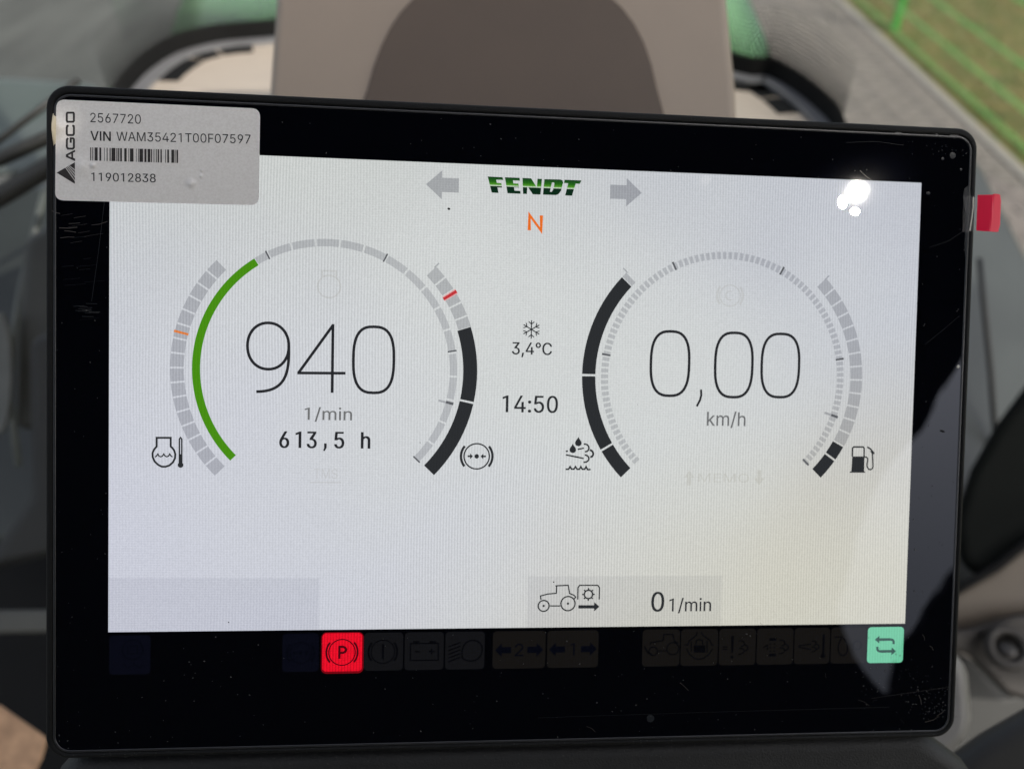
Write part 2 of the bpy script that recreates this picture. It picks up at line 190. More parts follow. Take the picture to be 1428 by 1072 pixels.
def text(fig, s, x0, y0, x1, y1, track=0, bold=0.0, rot=None, squeeze_space=0.28):
    """outline lettering between x0 and x1, cap height y0..y1 (lcd pixels)"""
    run = []; x = 0
    for ch in s:
        if ch == ' ': x += squeeze_space*1000; continue
        adv, cs = GLYPH[ch]
        run.append([[(px+x, py) for px, py in c] for c in cs]); x += adv+track
    xs = [p[0] for g in run for c in g for p in c]; a, b = min(xs), max(xs)
    kx = (x1-x0)/(b-a); ky = (y1-y0)/CAP
    for g in run:
        cs = [[(x0+(px-a)*kx, y1-py*ky) for px, py in c] for c in g]
        if rot: cs = [[rot(p) for p in c] for c in cs]
        # separate marks of one glyph (i, colon) are filled one by one, holes with their outline
        area = lambda c: sum(c[i-1][0]*c[i][1]-c[i][0]*c[i-1][1] for i in range(len(c)))
        parts = []
        for c in sorted(cs, key=lambda c: -(max(p[0] for p in c)-min(p[0] for p in c))*(max(p[1] for p in c)-min(p[1] for p in c))):
            bx = (min(p[0] for p in c), max(p[0] for p in c), min(p[1] for p in c), max(p[1] for p in c))
            for q in parts:
                if q[0][0] <= bx[0] and q[0][1] >= bx[1] and q[0][2] <= bx[2] and q[0][3] >= bx[3] and (area(q[1][0]) > 0) != (area(c) > 0): q[1].append(c); break
            else: parts.append((bx, [c]))
        for _, q in parts:
            fig.poly(*q)
            if bold: fig.poly(*[[(p[0]+bold, p[1]) for p in c] for c in q])
    return fig
# ------------------------------------------------------------------ materials of the terminal
def glass_finish(nt, p, wob=0.0):
    """the face of the terminal: smooth hard glass under a thin film that is not perfectly flat"""
    p.inputs['Base Color'].default_value = (0.0015, 0.0018, 0.0035, 1)
    p.inputs['Roughness'].default_value = 0.012; p.inputs['IOR'].default_value = 1.5
    tc = node(nt, 'ShaderNodeTexCoord'); n = node(nt, 'ShaderNodeTexNoise')
    n.inputs['Scale'].default_value = 100; n.inputs['Detail'].default_value = 0.5
    link(nt, tc.outputs['Object'], n.inputs['Vector'])
    b = node(nt, 'ShaderNodeBump'); b.inputs['Strength'].default_value = 1.0; b.inputs['Distance'].default_value = FILM_WOBBLE
    wr = node(nt, 'ShaderNodeTexNoise'); wr.inputs['Scale'].default_value = 175; wr.inputs['Detail'].default_value = 0; link(nt, tc.outputs['Object'], wr.inputs['Vector'])
    dd = node(nt, 'ShaderNodeVectorMath', operation='DISTANCE'); link(nt, tc.outputs['Object'], dd.inputs[0]); dd.inputs[1].default_value = tuple(loc(1163, 34))
    q = math_n(nt, 'DIVIDE', dd.outputs['Value'], 0.011); msk = math_n(nt, 'EXPONENT', math_n(nt, 'MULTIPLY', math_n(nt, 'MULTIPLY', q, q), -1.0))
    hh = math_n(nt, 'MULTIPLY_ADD', math_n(nt, 'MULTIPLY', wr.outputs[0], msk), WRINKLE, n.outputs[0])
    link(nt, hh, b.inputs['Height']); link(nt, b.outputs[0], p.inputs['Normal'])
    return tc
BACKLIGHT = 0.97
FILM_WOBBLE = 0.000016
WRINKLE = 0.0
def glowing(name, col, k=1.0, grid=1.0, tint=True):
    """a colour shown by the lcd, broken up by its pixel columns and rows"""
    m, nt, p = mat(name); tc = glass_finish(nt, p)
    sp = node(nt, 'ShaderNodeSeparateXYZ'); link(nt, tc.outputs['Object'], sp.inputs[0])
    big = node(nt, 'ShaderNodeTexNoise'); big.inputs['Scale'].default_value = 11; big.inputs['Detail'].default_value = 1; link(nt, tc.outputs['Object'], big.inputs['Vector'])
    # columns: the beat of pixel columns, drifting slowly over the panel
    ph = math_n(nt, 'MULTIPLY', big.outputs[0], 26.0)
    sx = math_n(nt, 'SINE', math_n(nt, 'ADD', math_n(nt, 'MULTIPLY', sp.outputs[0], 2*math.pi/(4.6*U)), ph))
    sy = math_n(nt, 'SINE', math_n(nt, 'ADD', math_n(nt, 'MULTIPLY', sp.outputs[1], 2*math.pi/(3.7*U)), ph))
    mask = node(nt, 'ShaderNodeMapRange'); mask.inputs[1].default_value = 0.36; mask.inputs[2].default_value = 0.64; link(nt, big.outputs[0], mask.inputs[0])
    wx = math_n(nt, 'MULTIPLY_ADD', mask.outputs[0], 0.075*grid, 0.030*grid)
    wy = math_n(nt, 'MULTIPLY_ADD', mask.outputs[0], -0.022*grid, 0.034*grid)
    fine = node(nt, 'ShaderNodeTexWhiteNoise'); sc = node(nt, 'ShaderNodeVectorMath', operation='SNAP'); sc.inputs[1].default_value = (1.4*U, 1.4*U, 1.0)
    link(nt, tc.outputs['Object'], sc.inputs[0]); link(nt, sc.outputs[0], fine.inputs[0])
    f = math_n(nt, 'MULTIPLY_ADD', fine.outputs[0], 0.12*grid, 1-0.06*grid)
    tot = math_n(nt, 'ADD', math_n(nt, 'ADD', math_n(nt, 'MULTIPLY', sx, wx), math_n(nt, 'MULTIPLY', sy, wy)), f)
    p.inputs['Emission Color'].default_value = (*col, 1)
    if tint:
        # colour shift of the lcd over its area: brightest and cool in the middle, lavender to the left and upper right, cream to the lower right
        tn = node(nt, 'ShaderNodeTexNoise'); tn.inputs['Scale'].default_value = 14; tn.inputs['Detail'].default_value = 1
        link(nt, tc.outputs['Object'], tn.inputs['Vector'])
        nz = math_n(nt, 'MULTIPLY_ADD', tn.outputs[0], 0.10, -0.05)
        def mask_(a, b_, lo, hi):
            s_ = math_n(nt, 'ADD', math_n(nt, 'ADD', math_n(nt, 'MULTIPLY', sp.outputs[0], a), math_n(nt, 'MULTIPLY', sp.outputs[1], b_)), nz)
            q = node(nt, 'ShaderNodeMapRange', interpolation_type='SMOOTHSTEP'); q.inputs[1].default_value = lo; q.inputs[2].default_value = hi; link(nt, s_, q.inputs[0]); return q.outputs[0]
        cur = None
        for m_, c_ in ((mask_(-1, -.9, -.02, .17), (.93, .925, 1.06, 1)), (mask_(-1, 1.1, .08, .22), (.955, .96, .93, 1)), (mask_(1, 1.1, .04, .2), (.87, .875, .965, 1)), (mask_(0, 1, .035, .09), (.95, .95, .95, 1)), (mask_(.75, -1.5, .03, .17), (.965, .915, .80, 1))):
            mm = node(nt, 'ShaderNodeMix', data_type='RGBA', blend_type='MULTIPLY'); link(nt, m_, mm.inputs[0])
            if cur is None: mm.inputs[6].default_value = (*[c*t_ for c, t_ in zip(col, (1.05, 1.075, 1.08))], 1)
            else: link(nt, cur, mm.inputs[6])
            mm.inputs[7].default_value = c_; cur = mm.outputs[2]
        link(nt, cur, p.inputs['Emission Color'])
    link(nt, math_n(nt, 'MULTIPLY', tot, k*2**-EXPO*BACKLIGHT), p.inputs['Emission Strength'])
    return m
M = {}
m, nt, p = mat('cover_glass'); glass_finish(nt, p); M['glass'] = m
M['white'] = glowing('lcd_white', srgb(206, 207, 206))
M['panel'] = glowing('lcd_panel_grey', srgb(197, 198, 198))
M['seg'] = glowing('lcd_segment_grey', srgb(172, 173, 174), grid=.9)
M['ring'] = glowing('lcd_ring_grey', srgb(178, 179, 180), grid=.9)
M['arrow'] = glowing('lcd_arrow_grey', srgb(164, 165, 167))
M['ghost'] = glowing('lcd_ghost', srgb(196, 196, 193))
M['ink'] = glowing('lcd_black', srgb(44, 46, 48), grid=.5, tint=False)
M['thin'] = glowing('lcd_thin_black', srgb(38, 39, 42), grid=.5, tint=False)
M['mid'] = glowing('lcd_mid_grey', srgb(112, 113, 114), grid=.7, tint=False)
M['mark'] = glowing('lcd_dark_mark', srgb(92, 94, 98), tint=False)
M['green'] = glowing('lcd_green', srgb(72, 142, 18), grid=.6, tint=False)
M['orange'] = glowing('lcd_orange', srgb(222, 128, 66), tint=False)
M['gear'] = glowing('lcd_gear_orange', srgb(232, 112, 36), tint=False)
M['red'] = glowing('lcd_red', srgb(196, 56, 60), tint=False)
M['pink'] = glowing('lcd_pink', srgb(224, 172, 172), tint=False)
M['line'] = glowing('lcd_gap_white', srgb(214, 214, 212), tint=False)
M['tile_red'] = glowing('tile_red', srgb(228, 14, 38), grid=2.4, tint=False)
M['tile_glow'] = glowing('tile_red_glow', srgb(120, 4, 16), grid=1, tint=False)
M['tile_green'] = glowing('tile_green', srgb(112, 198, 160), grid=.7, tint=False)
M['tile_dark'] = glowing('tile_dark', srgb(18, 18, 19), tint=False)
M['tile_warm'] = glowing('tile_dark_warm', srgb(20, 18, 15), tint=False)
M['tile_blue'] = glowing('tile_dark_blue', srgb(6, 7, 16), tint=False)
M['sym_dark'] = glowing('tile_symbol_dark', srgb(4, 4, 5), tint=False)
M['sym_blue'] = glowing('tile_symbol_blue', srgb(3, 4, 10), tint=False)
M['sym_red'] = glowing('tile_symbol_on_red', srgb(74, 4, 14), tint=False)
M['sym_green'] = glowing('tile_symbol_on_green', srgb(48, 84, 76), tint=False)
# logo: two tone with a bright horizon line
def logo_mat():
    m = glowing('logo_green', srgb(60, 120, 30), tint=False); nt = m.node_tree; p = nt.nodes['Principled BSDF']
    tc = node(nt, 'ShaderNodeTexCoord'); sp = node(nt, 'ShaderNodeSeparateXYZ'); link(nt, tc.outputs['Object'], sp.inputs[0])
    mr = node(nt, 'ShaderNodeMapRange'); mr.inputs[1].default_value = (400-19)*U; mr.inputs[2].default_value = (400-43)*U; link(nt, sp.outputs[1], mr.inputs[0])
    ra = node(nt, 'ShaderNodeValToRGB'); el = ra.color_ramp.elements
    el[0].position = 0; el[0].color = (*srgb(24, 62, 30), 1); el[1].position = 1; el[1].color = (*srgb(10, 44, 22), 1)
    for pos, c in ((0.30, (38, 104, 22)), (0.47, (84, 152, 44)), (0.525, (196, 216, 188)), (0.56, (190, 212, 184)), (0.575, (14, 40, 26))):
        q = ra.color_ramp.elements.new(pos); q.color = (*srgb(*c), 1)
    link(nt, mr.outputs[0], ra.inputs[0]); link(nt, ra.outputs[0], p.inputs['Emission Color'])
    return m
M['logo'] = logo_mat()
M['housing'] = surface('black_textured_plastic', (0.008, 0.008, 0.008), rough=0.6, bump=0.8, bscale=2600, bdist=0.0003, spec=0.22)
M['rim'] = surface('glass_edge', (0.05, 0.05, 0.053), rough=0.22, var=.05, spec=0.9)

# ------------------------------------------------------------------ the terminal
term = empty('display_terminal', M=TM)
tag(term, 'black flat display terminal showing 940 and 0,00 gauges, in front of the beige cover', 'display')
Z0, Z1, Z2, Z3 = 3e-5, 7e-5, 11e-5, 15e-5
def prism(name, outline, z_top, z_bot, m, parent, bev=0.0, seg=4, hole=None):
    n = len(outline); v = [loc(x, y, z_top) for x, y in outline] + [loc(x, y, z_bot) for x, y in outline]; f = []
    if hole:
        k = len(hole); v += [loc(x, y, z_top) for x, y in hole] + [loc(x, y, z_bot) for x, y in hole]
        for i in range(n):     # outline and hole have the same number of points
            j = (i+1) % n
            f += [(i, j, 2*n+j, 2*n+i), (i, n+i, n+j, j), (2*n+i, 2*n+j, 3*n+j, 3*n+i), (n+i, 3*n+i, 3*n+j, n+j)]
    else:
        f = [tuple(range(n))[::-1], tuple(range(n, 2*n))] + [(i, n+i, n+(i+1) % n, (i+1) % n) for i in range(n)]
    bm = bmesh.new(); V = [bm.verts.new(p) for p in v]
    for q in f: bm.faces.new([V[i] for i in q])
    o = bm_obj(name, bm, m, parent, smooth=bool(bev))
    if bev: bevel(o, bev, seg, 40); o.modifiers.new('normals', 'WEIGHTED_NORMAL')
    return o
OUT = rr(-91, -91.5, 1374.5, 925, 34, 8); INN = rr(-80.5, -79, 1365.5, 916.5, 25, 8)
prism('housing', OUT, 0.00035, -0.022, M['housing'], term, 0.0011, 4, hole=INN)
prism('back_cover', rr(-82, -82, 1366, 917, 28, 8), -0.0022, -0.030, M['housing'], term, 0.004, 3)
g = prism('cover_glass', rr(-79.2, -77.6, 1364.2, 915.2, 24, 8), 0.0, -0.0020, M['glass'], term, 0.0)
fr = prism('glass_edge', rr(-80.0, -78.4, 1365, 916, 25, 8), 0.00022, -0.0010, M['rim'], term, 0.00016, 2, hole=rr(-76.6, -74.8, 1361.6, 912.4, 22, 8))

scr = Fig(Z0).poly([(0, 0), (1280, 0), (1280, 730.6), (0, 730.6)]).build('screen', M['white'], term)
L, Rr = (323, 325), (956, 325)
G = 0.55
def seg(c, r0, r1_, a0, a1, m, name='gauge_segment', z=Z1, label=None): return Fig(z).arc(c, r0, r1_, a0, a1).build(name, m, scr, label=label)
# outer gauges of sixteen segments
def outer(c, start, n0, n1, m):
    for i in range(n0, n1): seg(c, 213.5, 234, start+i*5.625+.35, start+(i+1)*5.625-.35, m)
outer(L, 135, 0, 16, M['seg'])
outer(L, -45, 12, 16, M['seg'])
seg(L, 213.5, 234, 18.2, 22.2, M['seg'])
Fig(Z2).arc(L, 213, 235, 165.8, 166.7).build('target_mark', M['orange'], scr)
Fig(Z2).arc(L, 212, 236, 31.6, 33.7).build('limit_halo', M['pink'], scr)
Fig(Z3).arc(L, 212, 236, 32.0, 33.2).build('limit_mark', M['red'], scr)
seg(L, 211.5, 233.5, -43.8, -12.1, M['ink'], 'gauge_bar'); seg(L, 211.5, 233.5, -11.3, 18.0, M['ink'], 'gauge_bar')
seg(Rr, 211, 232.5, 211.6, 224.6, M['ink'], 'gauge_bar'); seg(Rr, 211, 232.5, 180.5, 210.8, M['ink'], 'gauge_bar'); seg(Rr, 211, 232.5, 137.7, 179.6, M['ink'], 'gauge_bar')
seg(Rr, 211, 232.5, 135.2, 137.4, M['seg'])
outer(Rr, -45, 3, 16, M['seg'])
seg(Rr, 213, 233.5, -34.3, -28.4, M['ink'], 'gauge_bar'); seg(Rr, 213, 233.5, -43.8, -35.1, M['ink'], 'gauge_bar')
for c, a in ((L, 44.6), (Rr, 44.3), (Rr, 134.6)): Fig(Z2).arc(c, 231, 241, a, a+.5).build('tick', M['arrow'], scr)
# inner rings
def ring_seg(c, a0, a1, m=None, name='ring_segment'): return Fig(Z1).arc(c, 190.5, 202, a0, a1).build(name, m or M['ring'], scr)
Fig(Z1).arc(L, 189.5, 201.5, 123.2, 224.5, 2).build('engine_speed_arc', M['green'], scr)
ring_seg(L, 117.7, 122.9)
a = 117.0
while a > -44:
    ring_seg(L, a-10.8+.45, a-.45); a -= 10.8
for a in (117.4, 63.4, 9.8, -44.2): Fig(Z2).arc(L, 189.5, 203.5, a-.35, a+.35).build('tick', M['mark'], scr)
Fig(Z2).arc(L, 179, 203, -14.7, -13.7).build('tick', M['arrow'], scr); Fig(Z3).arc(L, 191, 203, -14.6, -13.5).build('tick', M['mark'], scr)
for i in range(100): ring_seg(Rr, 225-2.7*i-2.25, 225-2.7*i-.45)
for a in (170.4, 116.2, 62.3, 9.7, -43.8): Fig(Z2).arc(Rr, 190, 204, a-.45, a+.45).build('tick', M['mark'], scr)
Fig(Z2).arc(Rr, 180, 204, -18.3, -17.1).build('tick', M['arrow'], scr); Fig(Z3).arc(Rr, 192, 204, -18.3, -17.1).build('tick', M['mark'], scr)

# big figures
def Zs(x0, y0, s): return lambda *pts: zl(x0, y0, s, pts)
z6 = Zs(330, 430, 5.104); w = 4.3
f = Fig(Z1); c0 = z6((225, 268))[0]; e1 = z6((372, 268))[0]; e2 = z6((225, 103))[0]
f.stroke(oval(c0[0], c0[1], e1[0]-c0[0], c0[1]-e2[1], 2.1), w, True)
f.stroke(z6(*bez((371, 268), (378, 470), (345, 592), (140, 592), 16)), w)
f.build('nine', M['thin'], scr)
f = Fig(Z1).stroke(z6((432, 459), (775, 461)), w).stroke(z6((680, 600), (686, 112)), w).stroke(z6((440, 459), (686, 120)), w); f.build('four', M['thin'], scr)
def zero(x0, y0, x1, y1): Fig(Z1).stroke(oval((x0+x1)/2, (y0+y1)/2, (x1-x0)/2-w/2, (y1-y0)/2-w/2, 2.75), w, True).build('zero', M['thin'], scr)
a = lcd(491.5, 453); b = lcd(550.5, 550); zero(a[0], a[1], b[0], b[1])
for px0, py0, px1, py1 in ((907, 459.5, 961.5, 554), (996.8, 461.5, 1049.5, 556), (1061.7, 463, 1114.5, 556)):
    a = lcd(px0, py0); b = lcd(px1, py1); zero(a[0], a[1], b[0], b[1])
Fig(Z1).stroke([lcd(977.5, 543), lcd(977.8, 551), lcd(976, 558), lcd(971.5, 566.5)], 3.4).build('comma', M['thin'], scr)
def label(s, x0, y0, x1, y1, m, name, **k):
    a = lcd(x0, y0); b = lcd(x1, y1); return text(Fig(Z1), s, a[0], a[1], b[0], b[1], **k).build(name, m, scr)
label('1/min', 425, 568, 490.5, 586, M['mid'], 'unit_text', bold=.45)
label('km/h', 986, 574, 1039, 594, M['mid'], 'unit_text', bold=.45)
a = lcd(389, 601); b = lcd(389, 624.5); f = Fig(Z1)
for ch, x0, x1 in (('6', 389.2, 403.5), ('1', 411.8, 420.3), ('3', 427.4, 441.9), ('5', 465.8, 480.3), ('h', 503, 516.6)):
    text(f, ch, lcd(x0, 612)[0]+.3, a[1], lcd(x1, 612)[0]-1.5, b[1]-.4, bold=1.5)
q = [lcd(x, y) for x, y in ((452, 618), (455.6, 618), (455.6, 624), (452.6, 629), (450.6, 628), (452, 624.5))]; f.poly(q)
f.build('hours_text', M['thin'], scr)
label('3,4°C', 714, 477, 769, 495, M['ink'], 'temperature_text', bold=.7)
label('14:50', 701, 551, 777, 575.5, M['ink'], 'clock_text', bold=.9)
a = lcd(738.5, 300); b = lcd(754.5, 321.8); Fig(Z1).stroke([(a[0], b[1]), (a[0], a[1]), (b[0], b[1]), (b[0], a[1])], 5.2).build('gear_letter', M['gear'], scr)
# turn arrows
def arrow(tx, ty, d, name):
    s = -d
    Fig(Z1).poly([(tx, ty), (tx+s*25, ty-22.5), (tx+s*25, ty-11), (tx+s*51, ty-11), (tx+s*51, ty+11), (tx+s*25, ty+11), (tx+s*25, ty+22.5)]).build(name, M['arrow'], scr)
arrow(471.5, 34, -1, 'turn_arrow'); arrow(812.8, 34.3, 1, 'turn_arrow')
# logo letters
zg = Zs(672, 240, 9.52)
LG = [
 [[(76, 60), (275, 70), (284, 107), (190, 103), (199, 146), (258, 150), (268, 208), (207, 206), (220, 279), (130, 274)]],
 [[(305, 70), (500, 78), (506, 117), (412, 113), (418, 152), (484, 155), (494, 208), (428, 204), (432, 248), (510, 252), (514, 290), (340, 283)]],
 [[(538, 79), (655, 86), (728, 205), (738, 90), (798, 93), (777, 301), (676, 297), (604, 190), (597, 293), (546, 291)]],
 [[(830, 96), (1040, 100), (1072, 114), (1078, 140), (1050, 250), (1020, 292), (985, 307), (810, 301)], [(930, 140), (903, 262), (925, 264), (946, 235), (962, 150), (955, 141)]],
 [[(1098, 103), (1323, 113), (1300, 158), (1245, 155), (1196, 316), (1104, 312), (1146, 150), (1090, 147)]]]
f = Fig(Z1)
for cs in LG: f.poly(*[zg(*c) for c in cs])
f.build('brand_logo', M['logo'], scr)
# snowflake
f = Fig(Z1); c = lcd(741, 459.3)
for k in range(3):
    a = R(90+60*k); d = Vector((math.cos(a), math.sin(a))); C = Vector(c)
    f.stroke([tuple(C-d*14.5), tuple(C+d*14.5)], 1.7)
    for s in (-1, 1):
        b = C+d*s*8.2
        for t in (-1, 1):
            e = Matrix.Rotation(R(48*t), 2) @ (d*s); f.stroke([tuple(b), tuple(b+e*6.0)], 1.5)
f.build('frost_icon', M['ink'], scr)
# engine coolant icon
ze = Zs(205, 600, 17.87)
f = Fig(Z1).stroke(ze((592, 400), (592, 182), (242, 182), (242, 400), (180, 470), (140, 560), (143, 660), (190, 770), (280, 855), (370, 900), (460, 903), (560, 870), (650, 790), (700, 690), (707, 590), (680, 500), (630, 430)), 3.0, True)
f.stroke(ze((195, 660), (235, 640), (272, 585), (300, 640), (345, 655), (390, 635), (418, 585), (450, 635), (495, 655), (540, 635), (568, 585), (600, 635), (640, 660)), 1.9)
f.build('coolant_icon', M['ink'], scr)
f = Fig(Z1).stroke(ze((808, 830), (808, 215), (838, 178), (868, 215), (868, 830)), 2.2).poly(ze((795, 590), (885, 590), (885, 830), (795, 830))).disc(ze((838, 860))[0], 4.2)
f.build('thermometer_icon', M['ink'], scr)
# brake air pressure icon
c = lcd(664.8, 636)
def brake(f, c, r, w_, dots=True):
    f.arc(c, r-w_/2, r+w_/2, 0, 360, 8)
    for s in (0, 180): f.arc(c, r+w_*1.35, r+w_*3.1, s-40, s+40, 6)
    return f
f = brake(Fig(Z1), c, 20, 2.2)
f.disc(c, 3.6)
for s in (-1, 1): f.poly([(c[0]+s*6, c[1]), (c[0]+s*10.5, c[1]-4.5), (c[0]+s*10.5, c[1]-1.3), (c[0]+s*14.5, c[1]-1.3), (c[0]+s*14.5, c[1]+1.3), (c[0]+s*10.5, c[1]+1.3), (c[0]+s*10.5, c[1]+4.5)])
f.build('brake_pressure_icon', M['ink'], scr)
# exhaust fluid icon
za = Zs(780, 600, 17.87)
def drop(x, y):
    return za(*(bez((x, y-110), (x+10, y-50), (x+82, y-10), (x+82, y+55), 6) + bez((x+82, y+55), (x+80, y+155), (x-80, y+155), (x-82, y+55), 8)[1:] + bez((x-82, y+55), (x-82, y-10), (x-10, y-50), (x, y-110), 6)[1:-1]))
f = Fig(Z1).poly(drop(473, 262)).poly(drop(335, 430))
f.stroke(za((160, 524), (215, 510)), 2.6).stroke(za((455, 470), (612, 440)), 2.2).stroke(za((160, 605), (605, 697)), 2.4)
f.stroke(za(*bez((605, 340), (780, 320), (770, 540), (635, 528), 12)), 2.5).stroke(za(*bez((760, 485), (880, 520), (860, 650), (770, 665), 10)), 3.2).stroke(za(*bez((630, 608), (780, 620), (770, 800), (600, 792), 12)), 2.5)
f.stroke(za((155, 965), (230, 965), (268, 900), (300, 960), (360, 965), (402, 900), (440, 965), (500, 965), (535, 900), (570, 965), (630, 965), (665, 900), (705, 975), (780, 970)), 2.5)
f.build('exhaust_fluid_icon', M['ink'], scr)
# fuel icon
zf = Zs(1175, 610, 17.87)
f = Fig(Z1).stroke(zf((240, 470), (245, 260), (275, 232), (510, 232), (535, 262), (533, 480)), 2.5).poly(zf((238, 468), (545, 468), (535, 835), (560, 850), (560, 872), (175, 872), (175, 850), (215, 835)))
f.stroke(zf(*bez((545, 480), (680, 480), (600, 600), (605, 700), 8), *bez((605, 700), (625, 830), (760, 830), (755, 690), 10)[1:], (740, 400), (700, 330)), 2.2)
f.stroke(zf((612, 232), (690, 280), (750, 350), (785, 405)), 2.6)
f.build('fuel_icon', M['ink'], scr)
# status fields at the foot of the screen
f0 = Fig(Z1-2e-5).poly([(.5, 647), (316, 649), (316, 730), (.5, 730)]).build('status_field', M['panel'], scr)
f1 = Fig(Z1-2e-5).poly([(643.5, 648), (963, 648), (963, 730), (643.5, 730)]).build('status_field', M['panel'], scr)
zt = Zs(740, 805, 12.98)
f = Fig(Z1)
for cc, rx in (((235, 510), 102), ((675, 468), 133)):
    a = zt(cc)[0]; f.arc(a, rx/12.98*1.12-1.1, rx/12.98*1.12+1.1, 0, 360, 8); f.disc(a, 1.9)
f.stroke(zt((350, 510), (535, 510)), 2.0).stroke(zt((187, 400), (178, 330), (310, 295), (465, 282), (470, 145)), 2.0).stroke(zt((448, 147), (680, 137), (705, 285), (790, 320), (812, 350), (790, 385)), 2.0)
f.stroke(zt((852, 395), (856, 180), (885, 138), (1215, 138), (1245, 180), (1240, 395)), 2.0)
a = zt((1045, 302))[0]; f.arc(a, 5.6, 8.0, 0, 360, 12)
for k in range(8):
    an = R(45*k); d = Vector((math.cos(an), math.sin(an))); C = Vector(a); f.stroke([tuple(C+d*7.2), tuple(C+d*10.4)], 2.2)
f.poly(zt((862, 497), (1148, 497), (1150, 440), (1243, 523), (1150, 608), (1148, 556), (862, 556)))
f.build('power_take_off_icon', M['ink'], scr)
label('0', 908.5, 825, 925, 852, M['ink'], 'take_off_value', bold=1.0)
label('1/min', 933.5, 834, 991, 851.5, M['ink'], 'unit_text', bold=.4)
# ghosts of inactive symbols
f = brake(Fig(Z1), (962, 193), 17, 2.0); f.arc((962, 193), 6, 8, 60, 300, 12); f.build('faded_icon', M['ghost'], scr)
f = Fig(Z1).arc((325.6, 196), 16, 18.5, 0, 360, 8).stroke([(315, 182), (315, 172), (336, 172), (336, 182)], 2.4); f.build('faded_icon', M['ghost'], scr)
f = Fig(Z1); text(f, 'MEMO', 918, 481, 1003, 495)
for x, s_ in ((903, -1), (1020, 1)): f.poly([(x-3.5, 488-s_*13), (x+3.5, 488-s_*13), (x+3.5, 488), (x+9, 488), (x, 488+s_*12), (x-9, 488), (x-3.5, 488)])
f.build('faded_icon', M['ghost'], scr)
f = Fig(Z1); text(f, 'TMS', 306, 478, 342, 493); f.stroke([(300, 499), (348, 499)], 2); f.build('faded_icon', M['ghost'], scr)

# icon bar under the white screen
def tile(x0, x1, m, name='indicator_tile', y0=736.0, y1=796.5, r=6):
    return Fig(Z0).rrect(x0, y0, x1, y1, r).build(name, m, term)
def sym(f, t, m=None): return f.build('symbol', m or M['sym_dark'], t)
YC = 766.5
t = tile(1.5, 62.5, M['tile_blue']); f = Fig(Z1).arc((36, 758), 14, 16.5, 0, 360, 10).stroke([(22, 780), (30, 786), (38, 780), (46, 786), (52, 782)], 2); f.stroke([(29, 752), (43, 752), (43, 764), (29, 764)], 1.8, True); sym(f, t, M['sym_blue'])
t = tile(260.8, 316.8, M['tile_blue']); f = brake(Fig(Z1), (289, YC), 16.5, 2.0); [f.disc((289+k*9, YC), 3) for k in (-1, 0, 1)]; sym(f, t, M['sym_blue'])
Fig(Z0-1.2e-5).rrect(320.2, 734.6, 386.0, 800.2, 9).build('tile_halo', M['tile_glow'], term)
t = tile(322.2, 383.6, M['tile_red'], y0=736.2, y1=796.6, r=6); f = brake(Fig(Z1), (352.5, YC), 20.5, 1.7)
f.stroke([(348.5, 776.5), (348.5, 757.6), (354, 757.6), (357.5, 759.3), (358.8, 762.3), (357.5, 765.5), (354, 767.2), (349, 767.2)], 3.6); sym(f, t, M['sym_red'])
t = tile(386.5, 447.5, M['tile_dark']); f = brake(Fig(Z1), (416, YC), 18.5, 1.8).stroke([(416, 754), (416, 778)], 3.6); sym(f, t)
t = tile(450, 511.5, M['tile_dark']); f = Fig(Z1).stroke([(459, 754), (503, 754), (503, 781), (459, 781)], 2.2, True).poly([(463, 753), (463, 750), (473, 750), (473, 753)]).poly([(489, 753), (489, 750), (499, 750), (499, 753)]).stroke([(466, 767), (474, 767)], 2.4).stroke([(488, 767), (497, 767)], 2.4).stroke([(492.5, 762.5), (492.5, 771.5)], 2.4); sym(f, t)
t = tile(514, 576.5, M['tile_dark']); f = Fig(Z1).stroke(bez((541, 778), (535, 740), (575, 745), (573, 766), 9)+bez((573, 766), (570, 790), (546, 784), (541, 778), 7)[1:], 2.4)
for k in range(5): f.stroke([(519, 760+k*6), (538, 753+k*6)], 2.2)
sym(f, t)
def double_arrow(f, cx, s_):
    for k in (-1, 1): f.poly([(cx+k*39, YC), (cx+k*28, YC-11), (cx+k*28, YC-5), (cx+k*13, YC-5), (cx+k*13, YC+5), (cx+k*28, YC+5), (cx+k*28, YC+11)])
    text(f, s_, cx-7 if s_ == '2' else cx-4, YC-10, cx+7 if s_ == '2' else cx+3, YC+10); return f
t = tile(589.5, 674.5, M['tile_warm']); sym(double_arrow(Fig(Z1), 632, '2'), t, M['sym_blue'])
t = tile(677, 760.5, M['tile_warm']); sym(double_arrow(Fig(Z1), 719, '1'), t, M['sym_blue'])
t = tile(833, 895, M['tile_warm']); zq = Zs(890, 870, 8.4)
f = Fig(Z1)
for cc, rr_ in (((175, 315), 7), ((405, 285), 10)): f.arc(zq(cc)[0], rr_-1, rr_+1, 0, 360, 12)
f.stroke(zq((235, 310), (330, 310)), 2).stroke(zq((140, 240), (145, 215), (290, 190), (300, 118), (405, 118), (425, 200), (470, 220)), 2).stroke(zq((70, 255), (110, 330), (160, 355)), 2.6); sym(f, t)
t = tile(897, 959, M['tile_warm']); f = Fig(Z1).stroke(zq((540, 240), (580, 240), (600, 190), (680, 130), (690, 90)), 2).stroke(zq((735, 90), (760, 130), (840, 190), (860, 240), (885, 240)), 2).stroke(zq((565, 285), (600, 350), (660, 400), (710, 410), (770, 395), (830, 350), (870, 285)), 2)
f.stroke(zq((675, 240), (680, 190), (715, 178), (750, 190), (755, 240)), 2).poly(zq((650, 245), (785, 245), (785, 330), (650, 330))); f.stroke(zq((620, 200), (620, 320)), 2).stroke(zq((805, 190), (805, 330)), 2); sym(f, t)
